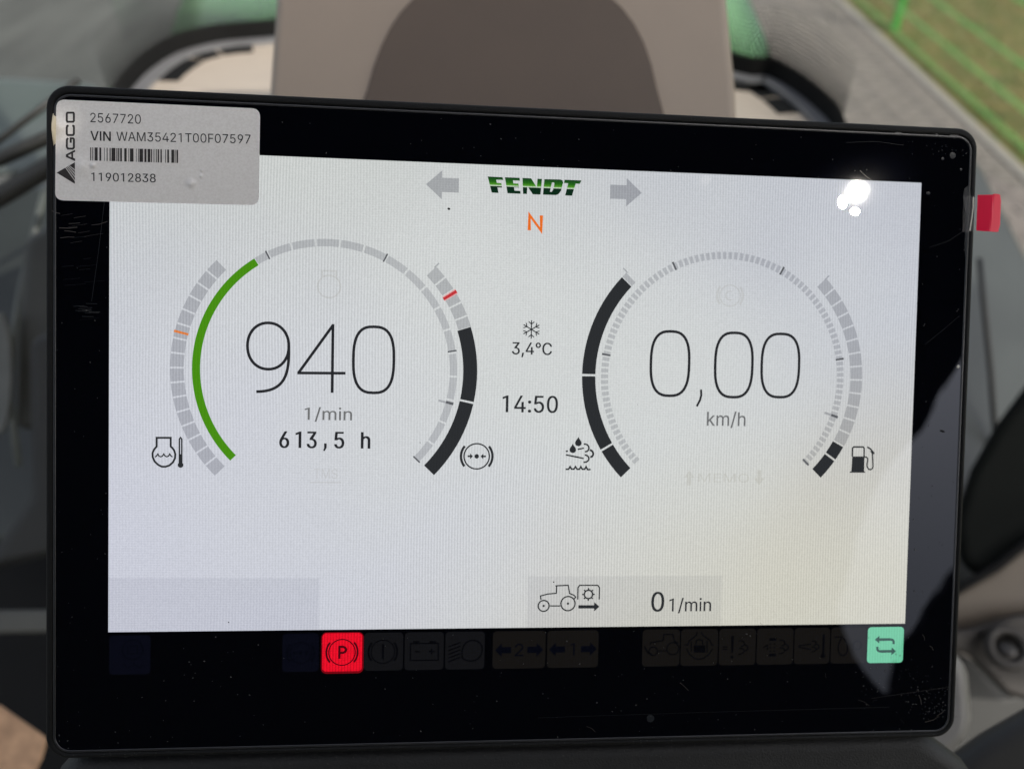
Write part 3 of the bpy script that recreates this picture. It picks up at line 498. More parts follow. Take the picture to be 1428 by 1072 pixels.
def puff(f, x, y, k=1.0):
    for a, b, c, d in (((-9, -10), (2, -13), (4, -1), (-5, -1)), ((0, -4), (9, -3), (9, 6), (1, 7)), ((-8, 2), (4, 1), (3, 13), (-9, 12))):
        f.stroke([(x+p*k, y+q*k) for p, q in bez(a, b, c, d, 8)], 2.0)
t = tile(961, 1023, M['tile_warm']); f = Fig(Z1).poly([(981, 748), (986, 748), (985, 776), (982, 776)]).disc((983.5, 783), 2.6).stroke([(967, 766), (975, 766)], 2).stroke([(967, 770), (975, 770)], 2); puff(f, 1003, YC); sym(f, t)
t = tile(1025, 1087, M['tile_warm']); f = Fig(Z1).poly([(1046, 752), (1058, 752), (1058, 757), (1046, 757)]).poly([(1046, 778), (1058, 778), (1058, 783), (1046, 783)]); [f.disc((1048+7*i, 762+6*j), 1.4) for i in range(2) for j in range(3)]; f.stroke([(1036, 768), (1043, 764), (1043, 772)], 2); puff(f, 1072, YC); sym(f, t)
t = tile(1089, 1150, M['tile_warm']); f = Fig(Z1).stroke([(1096, 766), (1118, 763)], 2).stroke([(1096, 768), (1118, 772)], 2).poly([(1137, 747), (1141, 747), (1141, 780), (1137, 780)]).disc((1139, 783), 4); puff(f, 1126, YC, .8); sym(f, t)
t = tile(1152, 1213, M['tile_warm']); f = Fig(Z1).stroke([(1158, 752), (1172, 752)], 2).stroke(bez((1170, 754), (1155, 775), (1175, 795), (1181, 775), 10), 2.2).stroke(bez((1181, 775), (1182, 765), (1178, 757), (1172, 753), 6), 2.2).arc((1198, 766), 6, 8, 0, 360, 12); sym(f, t)
t = tile(1215.5, 1278.5, M['tile_green'], r=6); f = Fig(Z1)
f.poly([(1228, 757), (1236, 750.5), (1236, 754.7), (1255, 754.7), (1255, 759.3), (1236, 759.3), (1236, 763.5)]).stroke(bez((1254, 757), (1261, 757), (1261.5, 760), (1261, 765), 6), 4)
f.poly([(1266, 777), (1258, 770.5), (1258, 774.7), (1239, 774.7), (1239, 779.3), (1258, 779.3), (1258, 783.5)]).stroke(bez((1240, 777), (1233, 777), (1232.5, 774), (1233, 769), 6), 4)
sym(f, t, M['sym_green'])

# dust and scratches on the glass
M['dust'] = surface('pale_dust', (0.15, 0.145, 0.135), rough=0.9)
M['fluff'] = surface('dark_fluff', (0.01, 0.01, 0.01), rough=0.9)
M['scratch'] = surface('scratch', (0.07, 0.055, 0.045), rough=0.5, spec=.6)
M['faint'] = surface('faint_scratch', (0.012, 0.012, 0.013), rough=0.5, spec=.5)
class Specks:
    def __init__(s): s.v = []; s.f = []
    def bit(s, x, y, r, z=Z3, el=1.0, ang=None):
        b = len(s.v); n = 5; ang = random.random()*6.28 if ang is None else ang
        for i in range(n):
            a = 2*math.pi*i/n; u, v_ = r*el*math.cos(a)*random.uniform(.7, 1.2), r*math.sin(a)*random.uniform(.7, 1.2)
            s.v.append(loc(x+u*math.cos(ang)-v_*math.sin(ang), y+u*math.sin(ang)+v_*math.cos(ang), z))
        s.v.append(loc(x, y, z+r*U*0.6)); s.f += [(b+(i+1) % n, b+i, b+n) for i in range(n)]
    def hair(s, pts, w_, z=Z3):
        g_ = Fig(z).stroke(pts, w_); b = len(s.v); s.v += g_.v; s.f += [tuple(i+b for i in q) for q in g_.f]
    def build(s, name, m, parent): o = mesh_obj(name, s.v, [q[::-1] for q in s.f] if name != 'scratches' else s.f, m, parent); o['kind'] = 'stuff'; return o
on_black = lambda x, y: x < -2 or x > 1283 or y < -2 or y > 735
d = Specks(); n = 0
while n < 260:
    x, y = random.uniform(-76, 1360), random.uniform(-74, 911)
    if not on_black(x, y): continue
    d.bit(x, y, random.choice((.4, .5, .6, .7, .9)), el=random.choice((1, 1, 1.8))); n += 1
for cx, cy, sx, sy, k in ((1325, 858, 22, 16, 60), (1230, 830, 18, 14, 26), (1340, 880, 14, 8, 30), (1270, 800, 30, 20, 22), (1300, 700, 20, 20, 12), (-60, 880, 12, 20, 8), (1300, -55, 30, 10, 22)):
    for _ in range(k):
        x, y = random.gauss(cx, sx), random.gauss(cy, sy)
        if on_black(x, y) and x < 1360 and y < 911: d.bit(x, y, random.choice((.35, .5, .7)), el=random.choice((1, 2.5)))
for x, y, r in ((1007, 745, 1.4), (1013, 748, 1.2), (977, 819, 1.0), (1352, 205, 1.0), (1350, 208, .9), (983, 790, .8)): d.bit(x, y, r)
for _ in range(150):   # grit along the rim, more at the foot
    x = random.uniform(-85, 1370); d.bit(x, random.uniform(917, 925), random.choice((.4, .5, .7)), z=0.0004)
for _ in range(70):
    x = random.uniform(-85, 1370); d.bit(x, random.uniform(-91, -80), random.choice((.3, .4)), z=0.0004)
d.build('dust', M['dust'], term)
k = Specks()
k.bit(*lcd(626, 291.5), 2.3, el=1.4, ang=.7); k.bit(*lcd(1314, 601), 2.2, el=2.0, ang=.3); k.bit(*lcd(772, 811), 1.0, el=1.5); k.bit(*lcd(586, 617), .9); k.bit(*lcd(319, 867), 1.2); k.bit(*lcd(889, 564), .6)
k.build('fluff', M['fluff'], term)
h = Specks()
def photo_hair(pts, w_): h.hair([lcd(*q) for q in pts], w_)
def scr_line(x0, y0, x1, y1, w_=.5, bend=1.5):
    mx, my = (x0+x1)/2+random.uniform(-bend, bend), (y0+y1)/2+random.uniform(-bend, bend); photo_hair([(x0, y0), (mx, my), (x1, y1)], w_)
for _ in range(6):
    x, y = random.uniform(84, 120), random.uniform(292, 345); L_ = random.uniform(8, 30); scr_line(x, y, min(150, x+L_), y-L_*.16, random.choice((.3, .4)), .6)
for x0, y0, x1, y1, w_ in ((83, 318, 108, 317, 1.3), (90, 322, 106, 324, .9), (84, 332, 104, 331, .8), (128, 314, 150, 309, .8), (71, 293, 84, 298, 1.2), (96, 312, 112, 311, .8)): scr_line(x0, y0, x1, y1, w_)
for x0, y0, x1, y1, w_ in ((1215, 973, 1325, 957, .28), (1196, 975, 1212, 983, .3), (1151, 938, 1152, 944, .4), (1199, 238, 1216, 252, .5), (1060, 868, 1062, 874, .4),
        (1296, 900, 1301, 906, .7), (1281, 968, 1285, 982, .8), (1300, 1004, 1310, 998, .5), (1306, 998, 1316, 991, .6), (1290, 1006, 1300, 1003, .8),
        (948, 951, 960, 962, .6), (818, 1012, 830, 1020, .6), (1286, 884, 1289, 892, .6)):
    scr_line(x0, y0, x1, y1, w_)
h.build('scratches', M['scratch'], term)
h = Specks()
for _ in range(9):
    x, y = random.uniform(82, 120), random.uniform(330, 470); L_ = random.uniform(10, 34); scr_line(x, y, min(150, x+L_), y-L_*.08, random.choice((.2, .3)), .4)
for _ in range(16):
    x, y = random.uniform(100, 125), random.uniform(418, 442); scr_line(x, y, x+random.uniform(10, 22), y-random.uniform(-1, 1), .7, .5)
for _ in range(9):
    x, y = random.uniform(1210, 1330), random.uniform(900, 1010); scr_line(x, y, x+random.uniform(-9, 9), y+random.uniform(-6, 6), .25)
scr_line(1180, 199, 1260, 203, .35, 5); scr_line(1296, 345, 1344, 322, .3, 3); scr_line(1290, 480, 1338, 440, .3, 3); scr_line(128, 420, 146, 280, .5, 1); scr_line(750, 1000, 1240, 985, .4, 2)
h.build('scratches', M['faint'], term)

# ------------------------------------------------------------------ protective film: bubbles and its red tab
film = empty('protective_film', M=TM)
tag(film, 'clear film with a red pull tab sticking out past the right edge of the display', 'film')
m, nt, p = mat('film_bubble'); p.inputs['Base Color'].default_value = (0.022, 0.024, 0.027, 1); p.inputs['Roughness'].default_value = 0.25; M['bubble'] = m
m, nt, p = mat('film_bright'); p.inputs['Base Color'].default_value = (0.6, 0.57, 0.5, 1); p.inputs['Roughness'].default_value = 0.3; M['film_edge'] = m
def dome(name, pts, hgt, m, parent, z=2e-5, rings=3):
    n = len(pts); cx = sum(p[0] for p in pts)/n; cy = sum(p[1] for p in pts)/n; v = []; f = []
    for r_ in range(rings+1):
        t_ = r_/rings
        for x, y in pts: v.append(loc(cx+(x-cx)*(1-t_*.95), cy+(y-cy)*(1-t_*.95), z+hgt*math.sin(t_*math.pi/2)))
    for r_ in range(rings):
        for i in range(n):
            j = (i+1) % n; f.append((r_*n+i, (r_+1)*n+i, (r_+1)*n+j, r_*n+j))
    f.append(tuple(range(rings*n, (rings+1)*n))[::-1])
    return mesh_obj(name, v, f, m, parent, smooth=True)
def blob(cx, cy, rx, ry, n=16, j=.12): return [(cx+rx*math.cos(2*math.pi*i/n)*random.uniform(1-j, 1+j), cy+ry*math.sin(2*math.pi*i/n)*random.uniform(1-j, 1+j)) for i in range(n)]
for px, py, rx, ry in ((1253, 186.5, 6.3, 3.0), (1306, 188, 3, 2), (1331, 190, 8, 4.0), (1328.5, 217, 5.3, 5.3), (1314.5, 221.5, 2.3, 2.2), (1340, 236.5, 2, 2), (907, 1001, 6.6, 6.4), (1294.5, 269.5, 3.4, 2.6)):
    c = lcd(px, py); dome('air_bubble', blob(c[0], c[1], rx, ry, j=.05), 0.00003, M['bubble'], film)
dome('air_bubble', [lcd(*q) for q in ((1352, 257), (1354, 275), (1354, 300), (1352, 330), (1350, 362), (1346, 358), (1345, 340), (1346, 320), (1348, 300), (1345, 286), (1343, 275), (1345, 263))], 0.00006, M['bubble'], film)
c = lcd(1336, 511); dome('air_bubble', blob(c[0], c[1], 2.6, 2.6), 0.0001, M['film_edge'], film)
# two flat facets added on the screen, tipped to mirror the sun beside its plain reflection
M['glint_facet'] = M['white']
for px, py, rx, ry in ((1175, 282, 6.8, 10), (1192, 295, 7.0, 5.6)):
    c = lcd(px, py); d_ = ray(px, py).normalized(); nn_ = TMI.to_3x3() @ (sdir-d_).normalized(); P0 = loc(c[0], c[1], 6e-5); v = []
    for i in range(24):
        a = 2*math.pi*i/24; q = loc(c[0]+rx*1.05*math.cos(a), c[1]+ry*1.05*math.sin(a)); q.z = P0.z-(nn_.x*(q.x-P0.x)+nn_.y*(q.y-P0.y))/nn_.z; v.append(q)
    mesh_obj('glint_facet', v, [tuple(range(24))[::-1]], M['glint_facet'], film)
# the tab: clear strip over the rim, then red
M['tab_red'] = surface('red_tab', (0.8, 0.009, 0.055), rough=0.35, spec=.3, alb=1, var=.05, scale=60)
m, nt, p = mat('clear_strip'); p.inputs['Base Color'].default_value = (.55, .52, .5, 1); p.inputs['Roughness'].default_value = 0.12
p.inputs['Alpha'].default_value = 0.13; M['clear'] = m
ys = [lcd(1358, 275)[1], lcd(1358, 323)[1]]
x_a = 1352; v = []; f = []
prof = [(1354, 0.0001), (1361, 0.0004), (1368, 0.0008), (1376.8, 0.0007)]
for x, z in prof: v += [loc(x, ys[0]-1, z), loc(x, ys[1]+1, z)]
f = [(2*i, 2*i+1, 2*i+3, 2*i+2) for i in range(len(prof)-1)]
mesh_obj('clear_strip', v, f, M['clear'], film, smooth=True)
Fig(0.00045).stroke([lcd(1356.5, 276), lcd(1356, 290), lcd(1354, 305), lcd(1351.5, 322)], 2.2).build('painted_glint', M['film_edge'], film)  # pale stroke painted in for the glint along the clear strip
tx0, tx1 = lcd(1360.6, 300)[0], lcd(1396.5, 300)[0]
cols = 14; rows = 8; v = []; f = []
yt0, yt1 = lcd(1378, 274)[1], lcd(1378, 322.5)[1]
for i in range(cols+1):
    u_ = i/cols
    for j in range(rows+1):
        w_ = j/rows; crease = 0.56-0.10*w_
        z = 0.0007 + (0.0010*min(u_, crease)/crease if u_ < crease else 0.0010-0.0022*(u_-crease)/(1-crease))
        x = tx0+(tx1-tx0)*u_; top = yt0-(3.5*u_ if u_ > .5 else 1.0*u_)-1; bot = yt1+1.5*math.sin(u_*3)
        if i == cols: top += 4; bot -= 4
        if i == cols-1: top += .8; bot -= .8
        v.append(loc(x-(2.0 if (j in (0, rows) and i == cols) else 0), top+(bot-top)*w_, z))
f = [(i*(rows+1)+j, i*(rows+1)+j+1, (i+1)*(rows+1)+j+1, (i+1)*(rows+1)+j) for i in range(cols) for j in range(rows)]
o = mesh_obj('red_tab', v, f, M['tab_red'], film, smooth=False); sm = o.modifiers.new('thick', 'SOLIDIFY'); sm.thickness = 0.00015; sm.offset = -1

# ------------------------------------------------------------------ identification label
lab = empty('identification_label', M=TM)
tag(lab, 'silver sticker with bar code and serial numbers on the upper left corner of the display', 'sticker')
def label_mat():
    m, nt, p = mat('silver_foil'); tc = node(nt, 'ShaderNodeTexCoord')
    p.inputs['Base Color'].default_value = (*srgb(232, 226, 220), 1); p.inputs['Metallic'].default_value = 0.0; p.inputs['Roughness'].default_value = 0.42
    n = node(nt, 'ShaderNodeTexNoise'); n.inputs['Scale'].default_value = 2500; n.inputs['Detail'].default_value = 2; link(nt, tc.outputs['Object'], n.inputs['Vector'])
    mr = node(nt, 'ShaderNodeMapRange'); mr.inputs[3].default_value = .28; mr.inputs[4].default_value = .36; link(nt, n.outputs[0], mr.inputs[0]); link(nt, mr.outputs[0], p.inputs['Roughness'])
    n3 = node(nt, 'ShaderNodeTexNoise'); n3.inputs['Scale'].default_value = 1500; n3.inputs['Detail'].default_value = 4; link(nt, tc.outputs['Object'], n3.inputs['Vector'])
    cr_ = node(nt, 'ShaderNodeValToRGB'); cr_.color_ramp.elements[0].position = .3; cr_.color_ramp.elements[0].color = (*srgb(226, 221, 215), 1); cr_.color_ramp.elements[1].position = .7; cr_.color_ramp.elements[1].color = (*srgb(238, 234, 229), 1)
    link(nt, n3.outputs[0], cr_.inputs[0]); link(nt, cr_.outputs[0], p.inputs['Base Color'])
    h = None
    for px, py, r_, k in ((113, 233, 13, 1.0), (130, 231, 4.5, .9), (267, 256, 7, .8), (281, 246, 3, .35), (282, 238, 2.5, .3), (84, 178, 11, 1.2), (95, 190, 8, -.5)):
        c = loc(*lcd(px, py)); d_ = node(nt, 'ShaderNodeVectorMath', operation='DISTANCE'); link(nt, tc.outputs['Object'], d_.inputs[0]); d_.inputs[1].default_value = (c.x, c.y, 0.0002)
        q = math_n(nt, 'DIVIDE', d_.outputs['Value'], r_*U*1.12); g_ = math_n(nt, 'MULTIPLY', math_n(nt, 'EXPONENT', math_n(nt, 'MULTIPLY', math_n(nt, 'MULTIPLY', q, q), -1.6)), k)
        h = g_ if h is None else math_n(nt, 'ADD', h, g_)
    h = math_n(nt, 'ADD', h, math_n(nt, 'MULTIPLY', n.outputs[0], 0.02))
    b = node(nt, 'ShaderNodeBump'); b.inputs['Distance'].default_value = 0.0007; b.inputs['Strength'].default_value = .75; link(nt, h, b.inputs['Height']); link(nt, b.outputs[0], p.inputs['Normal'])
    return m
M['foil'] = label_mat(); M['print'] = surface('black_print', (0.018, 0.015, 0.014), rough=0.5, var=.2, scale=900)
M['print_soft'] = surface('worn_print', (0.045, 0.036, 0.032), rough=0.5, var=.3, scale=1500)
lp = [lcd(*q) for q in ((79, 139), (363, 152), (361, 286.5), (77, 279.5))]
def rounded_quad(P, r, n=6):
    out = []
    for i in range(4):
        a, b, c = Vector(P[i-1]), Vector(P[i]), Vector(P[(i+1) % 4]); d0 = (a-b).normalized(); d1 = (c-b).normalized()
        s_, e_ = b+d0*r, b+d1*r
        for k_ in range(n+1):
            t_ = k_/n; out.append(tuple(s_*(1-t_)**2+b*2*t_*(1-t_)*.98+(s_*0+b*.02*2*t_*(1-t_))+e_*t_**2))
    return out
prism('foil', rounded_quad(lp, 13), 0.00022, 0.00016, M['foil'], lab)
ZL = 0.00025
def ltext(s, x0, y0, x1, y1, m=None, name='print_line', dy=0.0, **k):
    a = lcd(x0, y0, ZL); b = lcd(x1, y1-dy, ZL); rise = 0
    return text(Fig(ZL), s, a[0], a[1], b[0], a[1]+(lcd(x0, y0+(y1-y0), ZL)[1]-a[1]), **k).build(name, m or M['print'], lab)
def lt(s, p0, p1, capx, name='print_line', bold=0.3):
    """lettering from baseline start p0 to baseline end p1 (photo places), cap height capx in photo pixels"""
    a = Vector(lcd(p0[0], p0[1], ZL)); b = Vector(lcd(p1[0], p1[1], ZL)); c = Vector(lcd(p0[0], p0[1]-capx, ZL)); cap = a.y-c.y; an = math.atan2(b.y-a.y, b.x-a.x)
    def rot(p):
        dx, dy = p[0]-a.x, p[1]-a.y; return (a.x+dx*math.cos(an)-dy*math.sin(an), a.y+dx*math.sin(an)+dy*math.cos(an))
    return text(Fig(ZL), s, a.x, a.y-cap, a.x+(b-a).length, a.y, rot=rot, bold=bold).build(name, M['print'], lab)
lt('2567720', (126, 170.6), (196.5, 173), 13, bold=0)
lt('VIN', (126, 196), (154, 197), 13.2, bold=.6)
lt('WAM35421T00F07597', (162.5, 196.5), (349.5, 200.5), 12.6, bold=0)
lt('119012838', (127.5, 252.5), (217, 254.5), 11.8)
bars = ((276, 281), (287, 291), (297, 299), (303, 320), (330, 341), (358, 361), (373, 378), (390, 396), (401, 424), (430, 436), (440, 447), (452, 462), (476, 490), (500, 503), (509, 530), (545, 548), (557, 561), (565, 586), (594, 606), (613, 629), (633, 639), (648, 652), (661, 666), (672, 680), (688, 696), (716, 720), (728, 738), (752, 768), (772, 776), (782, 791))
f = Fig(ZL)
for x0, x1 in bars:
    sl = (min(x0, 791)-276)/515
    q = [(60+x/4.2, 100+y/4.2) for x, y in ((x0, 444+sl*15), (x1, 444+sl*15), (x1, 521+sl*15), (x0, 521+sl*15))]
    f.poly([lcd(*p, ZL) for p in q])
f.build('bar_code', M['print_soft'], lab)
# maker's mark: letters standing on their side over a striped triangle
zA = lambda *pts: [lcd(60+x/7.15, 140+y/7.15, ZL) for x, y in pts]
f = Fig(ZL); WD = 2.9
f.stroke(zA((243, 125), (302, 125), (308, 135), (308, 205), (300, 215), (243, 215), (237, 205), (237, 135)), WD, True)
f.stroke(zA((308, 262), (308, 330), (300, 345), (246, 345), (237, 333), (237, 270), (246, 252), (262, 252)), WD) if False else None
f.stroke(zA((292, 252), (306, 258), (308, 275), (308, 335), (298, 348), (246, 348), (237, 337), (237, 275), (240, 258), (254, 252)), WD)
f.stroke(zA((250, 378), (238, 392), (237, 465), (248, 483), (298, 483), (308, 470), (308, 390), (300, 380), (276, 380), (276, 425)), WD)
f.poly(zA((320, 494), (320, 516), (300, 524), (300, 572), (320, 584), (320, 608), (228, 566), (228, 540)), zA((282, 533), (252, 548), (252, 556), (282, 570)))
f.build('maker_letters', M['print_soft'], lab)
f = Fig(ZL)
for tri in (((318, 618), (318, 690), (250, 655)), ((240, 660), (247, 658), (318, 718), (318, 735)), ((232, 664), (238, 661), (318, 752), (318, 775)), ((136, 722), (225, 668), (318, 792), (318, 812)), ((136, 722), (160, 712), (318, 820), (318, 834))):
    pass
f.poly(zA((318, 618), (318, 690), (262, 650))).poly(zA((252, 655), (258, 652), (318, 703), (318, 722))).poly(zA((240, 662), (247, 658), (318, 738), (318, 757))).poly(zA((228, 669), (235, 665), (318, 772), (318, 796)))
f.poly(zA((136, 722), (222, 673), (318, 808), (318, 834)))
f.build('maker_emblem', M['print_soft'], lab)
# raised sliver painted pale cream for the sun glint beside the label
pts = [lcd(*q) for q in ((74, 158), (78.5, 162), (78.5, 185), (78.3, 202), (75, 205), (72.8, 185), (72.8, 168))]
m, nt, p = mat('label_glint'); p.inputs['Base Color'].default_value = (0.55, 0.48, 0.34, 1); p.inputs['Roughness'].default_value = 0.3; M['lift'] = m
dome('label_glint', pts, 0.0016, M['lift'], film, rings=6)
# ------------------------------------------------------------------ things close round the terminal
def slab(name, pts, d, thick, m, parent=None, bev=0.01, seg=4, side=True):
    """a solid with its face outlined at its own distance and a real thickness behind it"""
    ds = d if isinstance(d, (list, tuple)) else [d]*len(pts)
    top = [at(x, y, k) for (x, y), k in zip(pts, ds)]
    n = len(top); c = sum(top, Vector())/n
    nrm = Vector((0, 0, 0))
    for i in range(n): nrm += (top[i]-top[0]).cross(top[(i+1) % n]-top[0])
    nrm.normalize()
    if nrm.dot(c-CAM) < 0: nrm = -nrm
    if side: nrm = ((c-CAM).normalized()*.8 + nrm*.2).normalized()
    bot = [p + nrm*thick for p in top]
    bm = bmesh.new(); A = [bm.verts.new(p-c) for p in top]; B = [bm.verts.new(p-c) for p in bot]
    bm.faces.new(A); bm.faces.new(B[::-1])
    for i in range(n): bm.faces.new([A[i], B[i], B[(i+1) % n], A[(i+1) % n]])
    o = bm_obj(name, bm, m, None, smooth=True); o.location = c
    if parent: o.parent = parent; o.location = c-parent.location
    if bev: bevel(o, bev, seg, 25); o.modifiers.new('normals', 'WEIGHTED_NORMAL')
    return o
def tube(name, pts, r, m, parent=None, n=14):
    bm = bmesh.new(); rings = []
    for i, p in enumerate(pts):
        d = (pts[min(i+1, len(pts)-1)]-pts[max(i-1, 0)]).normalized(); a = d.orthogonal().normalized() if not rings else (rings[-1][1]-d*rings[-1][1].dot(d)).normalized(); b = d.cross(a)
        rr_ = r[i] if isinstance(r, (list, tuple)) else r
        rings.append(([bm.verts.new(p+(a*math.cos(2*math.pi*k/n)+b*math.sin(2*math.pi*k/n))*rr_) for k in range(n)], a))
    for (A, _), (B, _) in zip(rings, rings[1:]):
        for k in range(n): bm.faces.new([A[k], A[(k+1) % n], B[(k+1) % n], B[k]])
    bm.faces.new(rings[0][0]); bm.faces.new(rings[-1][0][::-1])
    return bm_obj(name, bm, m, parent, smooth=True)
M['beige'] = surface('beige_plastic', srgb(204, 190, 174), rough=0.55, var=.04, scale=25, bump=.15, bscale=900)
M['beige_panel'] = surface('beige_cover', srgb(172, 155, 138), rough=0.5, var=.03, scale=25, bump=.15, bscale=900)
M['brown'] = surface('brown_shade', srgb(98, 82, 69), rough=0.6, var=.06, scale=18, bump=.2, bscale=900)
M['black'] = surface('black_rubber', (0.006, 0.006, 0.006), rough=0.8, spec=.2)
M['coal'] = surface('charcoal_plastic', (0.028, 0.028, 0.029), rough=0.6, bump=.5, bscale=1500, bdist=.0005)
M['reflection_strip'] = surface('grey_reflection', (0.26, 0.26, 0.27), rough=0.35)
M['guard'] = surface('grey_green_plastic', srgb(54, 59, 57), rough=0.45, var=.22, scale=9)
M['barpaint'] = surface('bar_paint', (0.024, 0.024, 0.021), rough=.5)
M['tan'] = surface('tan_board', srgb(238, 192, 154), rough=0.9, var=.2, scale=90)
M['hood'] = surface('green_paint', srgb(98, 160, 84), rough=0.25, var=.03, scale=4)

# charcoal steering column cover below the terminal
col_v = [(-62, 931), (1330, 927), (1420, 985), (1520, 1120), (-150, 1120), (-88, 960)]
cc = empty('column_cover', M=TM); tag(cc, 'charcoal textured column cover dusted with crumbs right below the display', 'cover')
o = prism('shell', col_v, -0.004, -0.06, M['coal'], cc, 0.006, 4)
d = Specks()
for _ in range(420):
    t_ = random.random()**2; x = random.uniform(-50, 1330); d.bit(x, 929+t_*70, random.choice((.4, .5, .7, .9)), z=-0.00395)
d.build('crumbs', M['dust'], cc)

# beige cover standing behind the terminal; its brown arch is shade built as a slab
bc = empty('instrument_cover', at(700, 100, .5)); tag(bc, 'tall beige cover with a painted brown arch of shade standing behind the display', 'cover')
def plane_d(y, lift=0.0): return 1/(1/.46 + (y-330)*.00042) - lift
PP = [(366, 330), (374, 120), (386, -40), (400, -160), (440, -210), (960, -210), (998, -160), (1012, -40), (1028, 120), (1038, 330)]
slab('shell', PP, [plane_d(y) for x, y in PP], .03, M['beige_panel'], bc, .006, 5)
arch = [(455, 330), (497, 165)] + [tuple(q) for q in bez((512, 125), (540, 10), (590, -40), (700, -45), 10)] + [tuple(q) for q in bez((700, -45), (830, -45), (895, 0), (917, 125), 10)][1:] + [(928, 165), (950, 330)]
slab('arch_shade', arch, [plane_d(y, .0022) for x, y in arch], .004, M['brown'], bc, .0012, 3)

# dashboard top inside the windscreen
ZD = 2.0
B_ = [(158, 190), (166, 152), (186, 124), (215, 97), (255, 75), (310, 62), (375, 56), (470, 46), (600, 38), (714, 36), (830, 48), (930, 72), (1032, 107), (1072, 111), (1110, 132), (1141, 157), (1164, 182), (1178, 215)]
def dense(e, k=5):
    out = []
    for i in range(len(e)-1):
        p0, p1, p2, p3 = e[max(i-1, 0)], e[i], e[i+1], e[min(i+2, len(e)-1)]
        for j in range(k):
            t_ = j/k; out.append(.5*((2*p1)+(p2-p0)*t_+(2*p0-5*p1+4*p2-p3)*t_*t_+(3*p1-p0-3*p2+p3)*t_**3))
    return out+[e[-1]]
B_ = [(q.x, q.y) for q in dense([Vector((x, y, 0)) for x, y in B_])]
edge = [on_z(x, y, ZD) for x, y in B_]
cen = Vector((-.03, .35, ZD))
def inset(e, d_):                # a line that runs d_ inside the edge
    out = []
    for i, p in enumerate(e):
        t_ = (e[min(i+1, len(e)-1)]-e[max(i-1, 0)]).normalized(); n_ = Vector((t_.y, -t_.x, 0)); out.append(p+n_*d_)
    return out
def strip(name, A, Bq, m, parent, up=0.0, h=0.004):
    n = len(A); v = [p+Vector((0, 0, up)) for p in A]+[p+Vector((0, 0, up)) for p in Bq]; v += [p-Vector((0, 0, h)) for p in v]
    f = [(i, i+1, n+i+1, n+i) for i in range(n-1)] + [(2*n+i, 3*n+i, 3*n+i+1, 2*n+i+1) for i in range(n-1)] + [(i, 2*n+i, 2*n+i+1, i+1) for i in range(n-1)] + [(n+i, n+i+1, 3*n+i+1, 3*n+i) for i in range(n-1)] + [(0, n, 3*n, 2*n), (n-1, 3*n-1, 4*n-1, 2*n-1)]
    bm = bmesh.new(); V = [bm.verts.new(q) for q in v]
    for q in f: bm.faces.new([V[i] for i in q])
    return bm_obj(name, bm, m, parent)
dash = empty('dashboard', (0, 0, 0)); tag(dash, 'beige rounded dashboard top with dark air slots along the foot of the windscreen', 'dashboard')
e2 = inset(edge, .014); n = len(e2)
bm = bmesh.new(); T_ = [bm.verts.new(p) for p in e2] + [bm.verts.new(on_z(1240, 420, ZD)), bm.verts.new(on_z(150, 420, ZD))]
face = bm.faces.new(T_); ret = bmesh.ops.extrude_face_region(bm, geom=[face])
for v_ in ret['geom']:
    if isinstance(v_, bmesh.types.BMVert): v_.co.z -= .12
bm_obj('top', bm, M['beige'], dash)
strip('reflection_strip', inset(edge, .003), inset(edge, .017), M['reflection_strip'], dash, .004, .008)  # grey strip painted in for the reflection low on the windscreen glass
def sub(e, a, b, k=8):           # part of the edge line between two photo columns
    P = [(x, p) for (x, _), p in zip(B_, e)]; out = []
    for i in range(k+1):
        x = a+(b-a)*i/k
        for (x0, p0), (x1, p1) in zip(P, P[1:]):
            if x0 <= x <= x1: out.append(p0.lerp(p1, (x-x0)/(x1-x0))); break
    return out
for a, b in ((196, 243), (249, 291), (297, 352), (1034, 1068), (1076, 1110), (1114, 1140)):
    strip('air_slot', sub(inset(edge, .0185), a, b, 12), sub(inset(edge, .038), a, b, 12), M['black'], dash, .0012, .004)

# windscreen: curved glass rising from the dashboard edge, black band, dots and rubber seal
ws = empty('windscreen', (0, 0, 0)); tag(ws, 'curved glass windscreen with a black dotted edge band rising round the dashboard', 'windscreen')
m, nt, p = mat('clear_glass'); nt.nodes.remove(p); out = nt.nodes['Material Output']
tr = node(nt, 'ShaderNodeBsdfTransparent'); tr.inputs[0].default_value = (.93, .96, .94, 1); gl = node(nt, 'ShaderNodeBsdfGlossy'); gl.inputs['Roughness'].default_value = .01
fz = node(nt, 'ShaderNodeFresnel'); fz.inputs[0].default_value = 1.3; mx = node(nt, 'ShaderNodeMixShader'); link(nt, fz.outputs[0], mx.inputs[0]); link(nt, tr.outputs[0], mx.inputs[1]); link(nt, gl.outputs[0], mx.inputs[2]); link(nt, mx.outputs[0], out.inputs[0])
M['clear_glass'] = m
E_ = edge; EG = [Vector((-.95, -.1, ZD)), Vector((-.75, .3, ZD))] + edge[10:-10] + [Vector((.62, .3, ZD)), Vector((.80, -.1, ZD))]
def lean(p, h): return Vector((p.x*(1+.02*h)-.0, p.y*(1+.0*h)+.02*h, p.z+h))
def wall(name, e, h0, h1, m, parent, k=6, off=0.0):
    v = []; f = []; n = len(e); q = inset(e, off) if off else e
    for j in range(k+1):
        for p in q: v.append(lean(p, h0+(h1-h0)*j/k))
    for j in range(k):
        for i in range(n-1): f.append((j*n+i, j*n+i+1, (j+1)*n+i+1, (j+1)*n+i))
    return mesh_obj(name, v, f, m, parent, smooth=True)
wall('glass', EG, .0, .95, M['clear_glass'], ws)
wall('edge_band', E_, -.01, .021, M['black'], ws, 2, .0015)
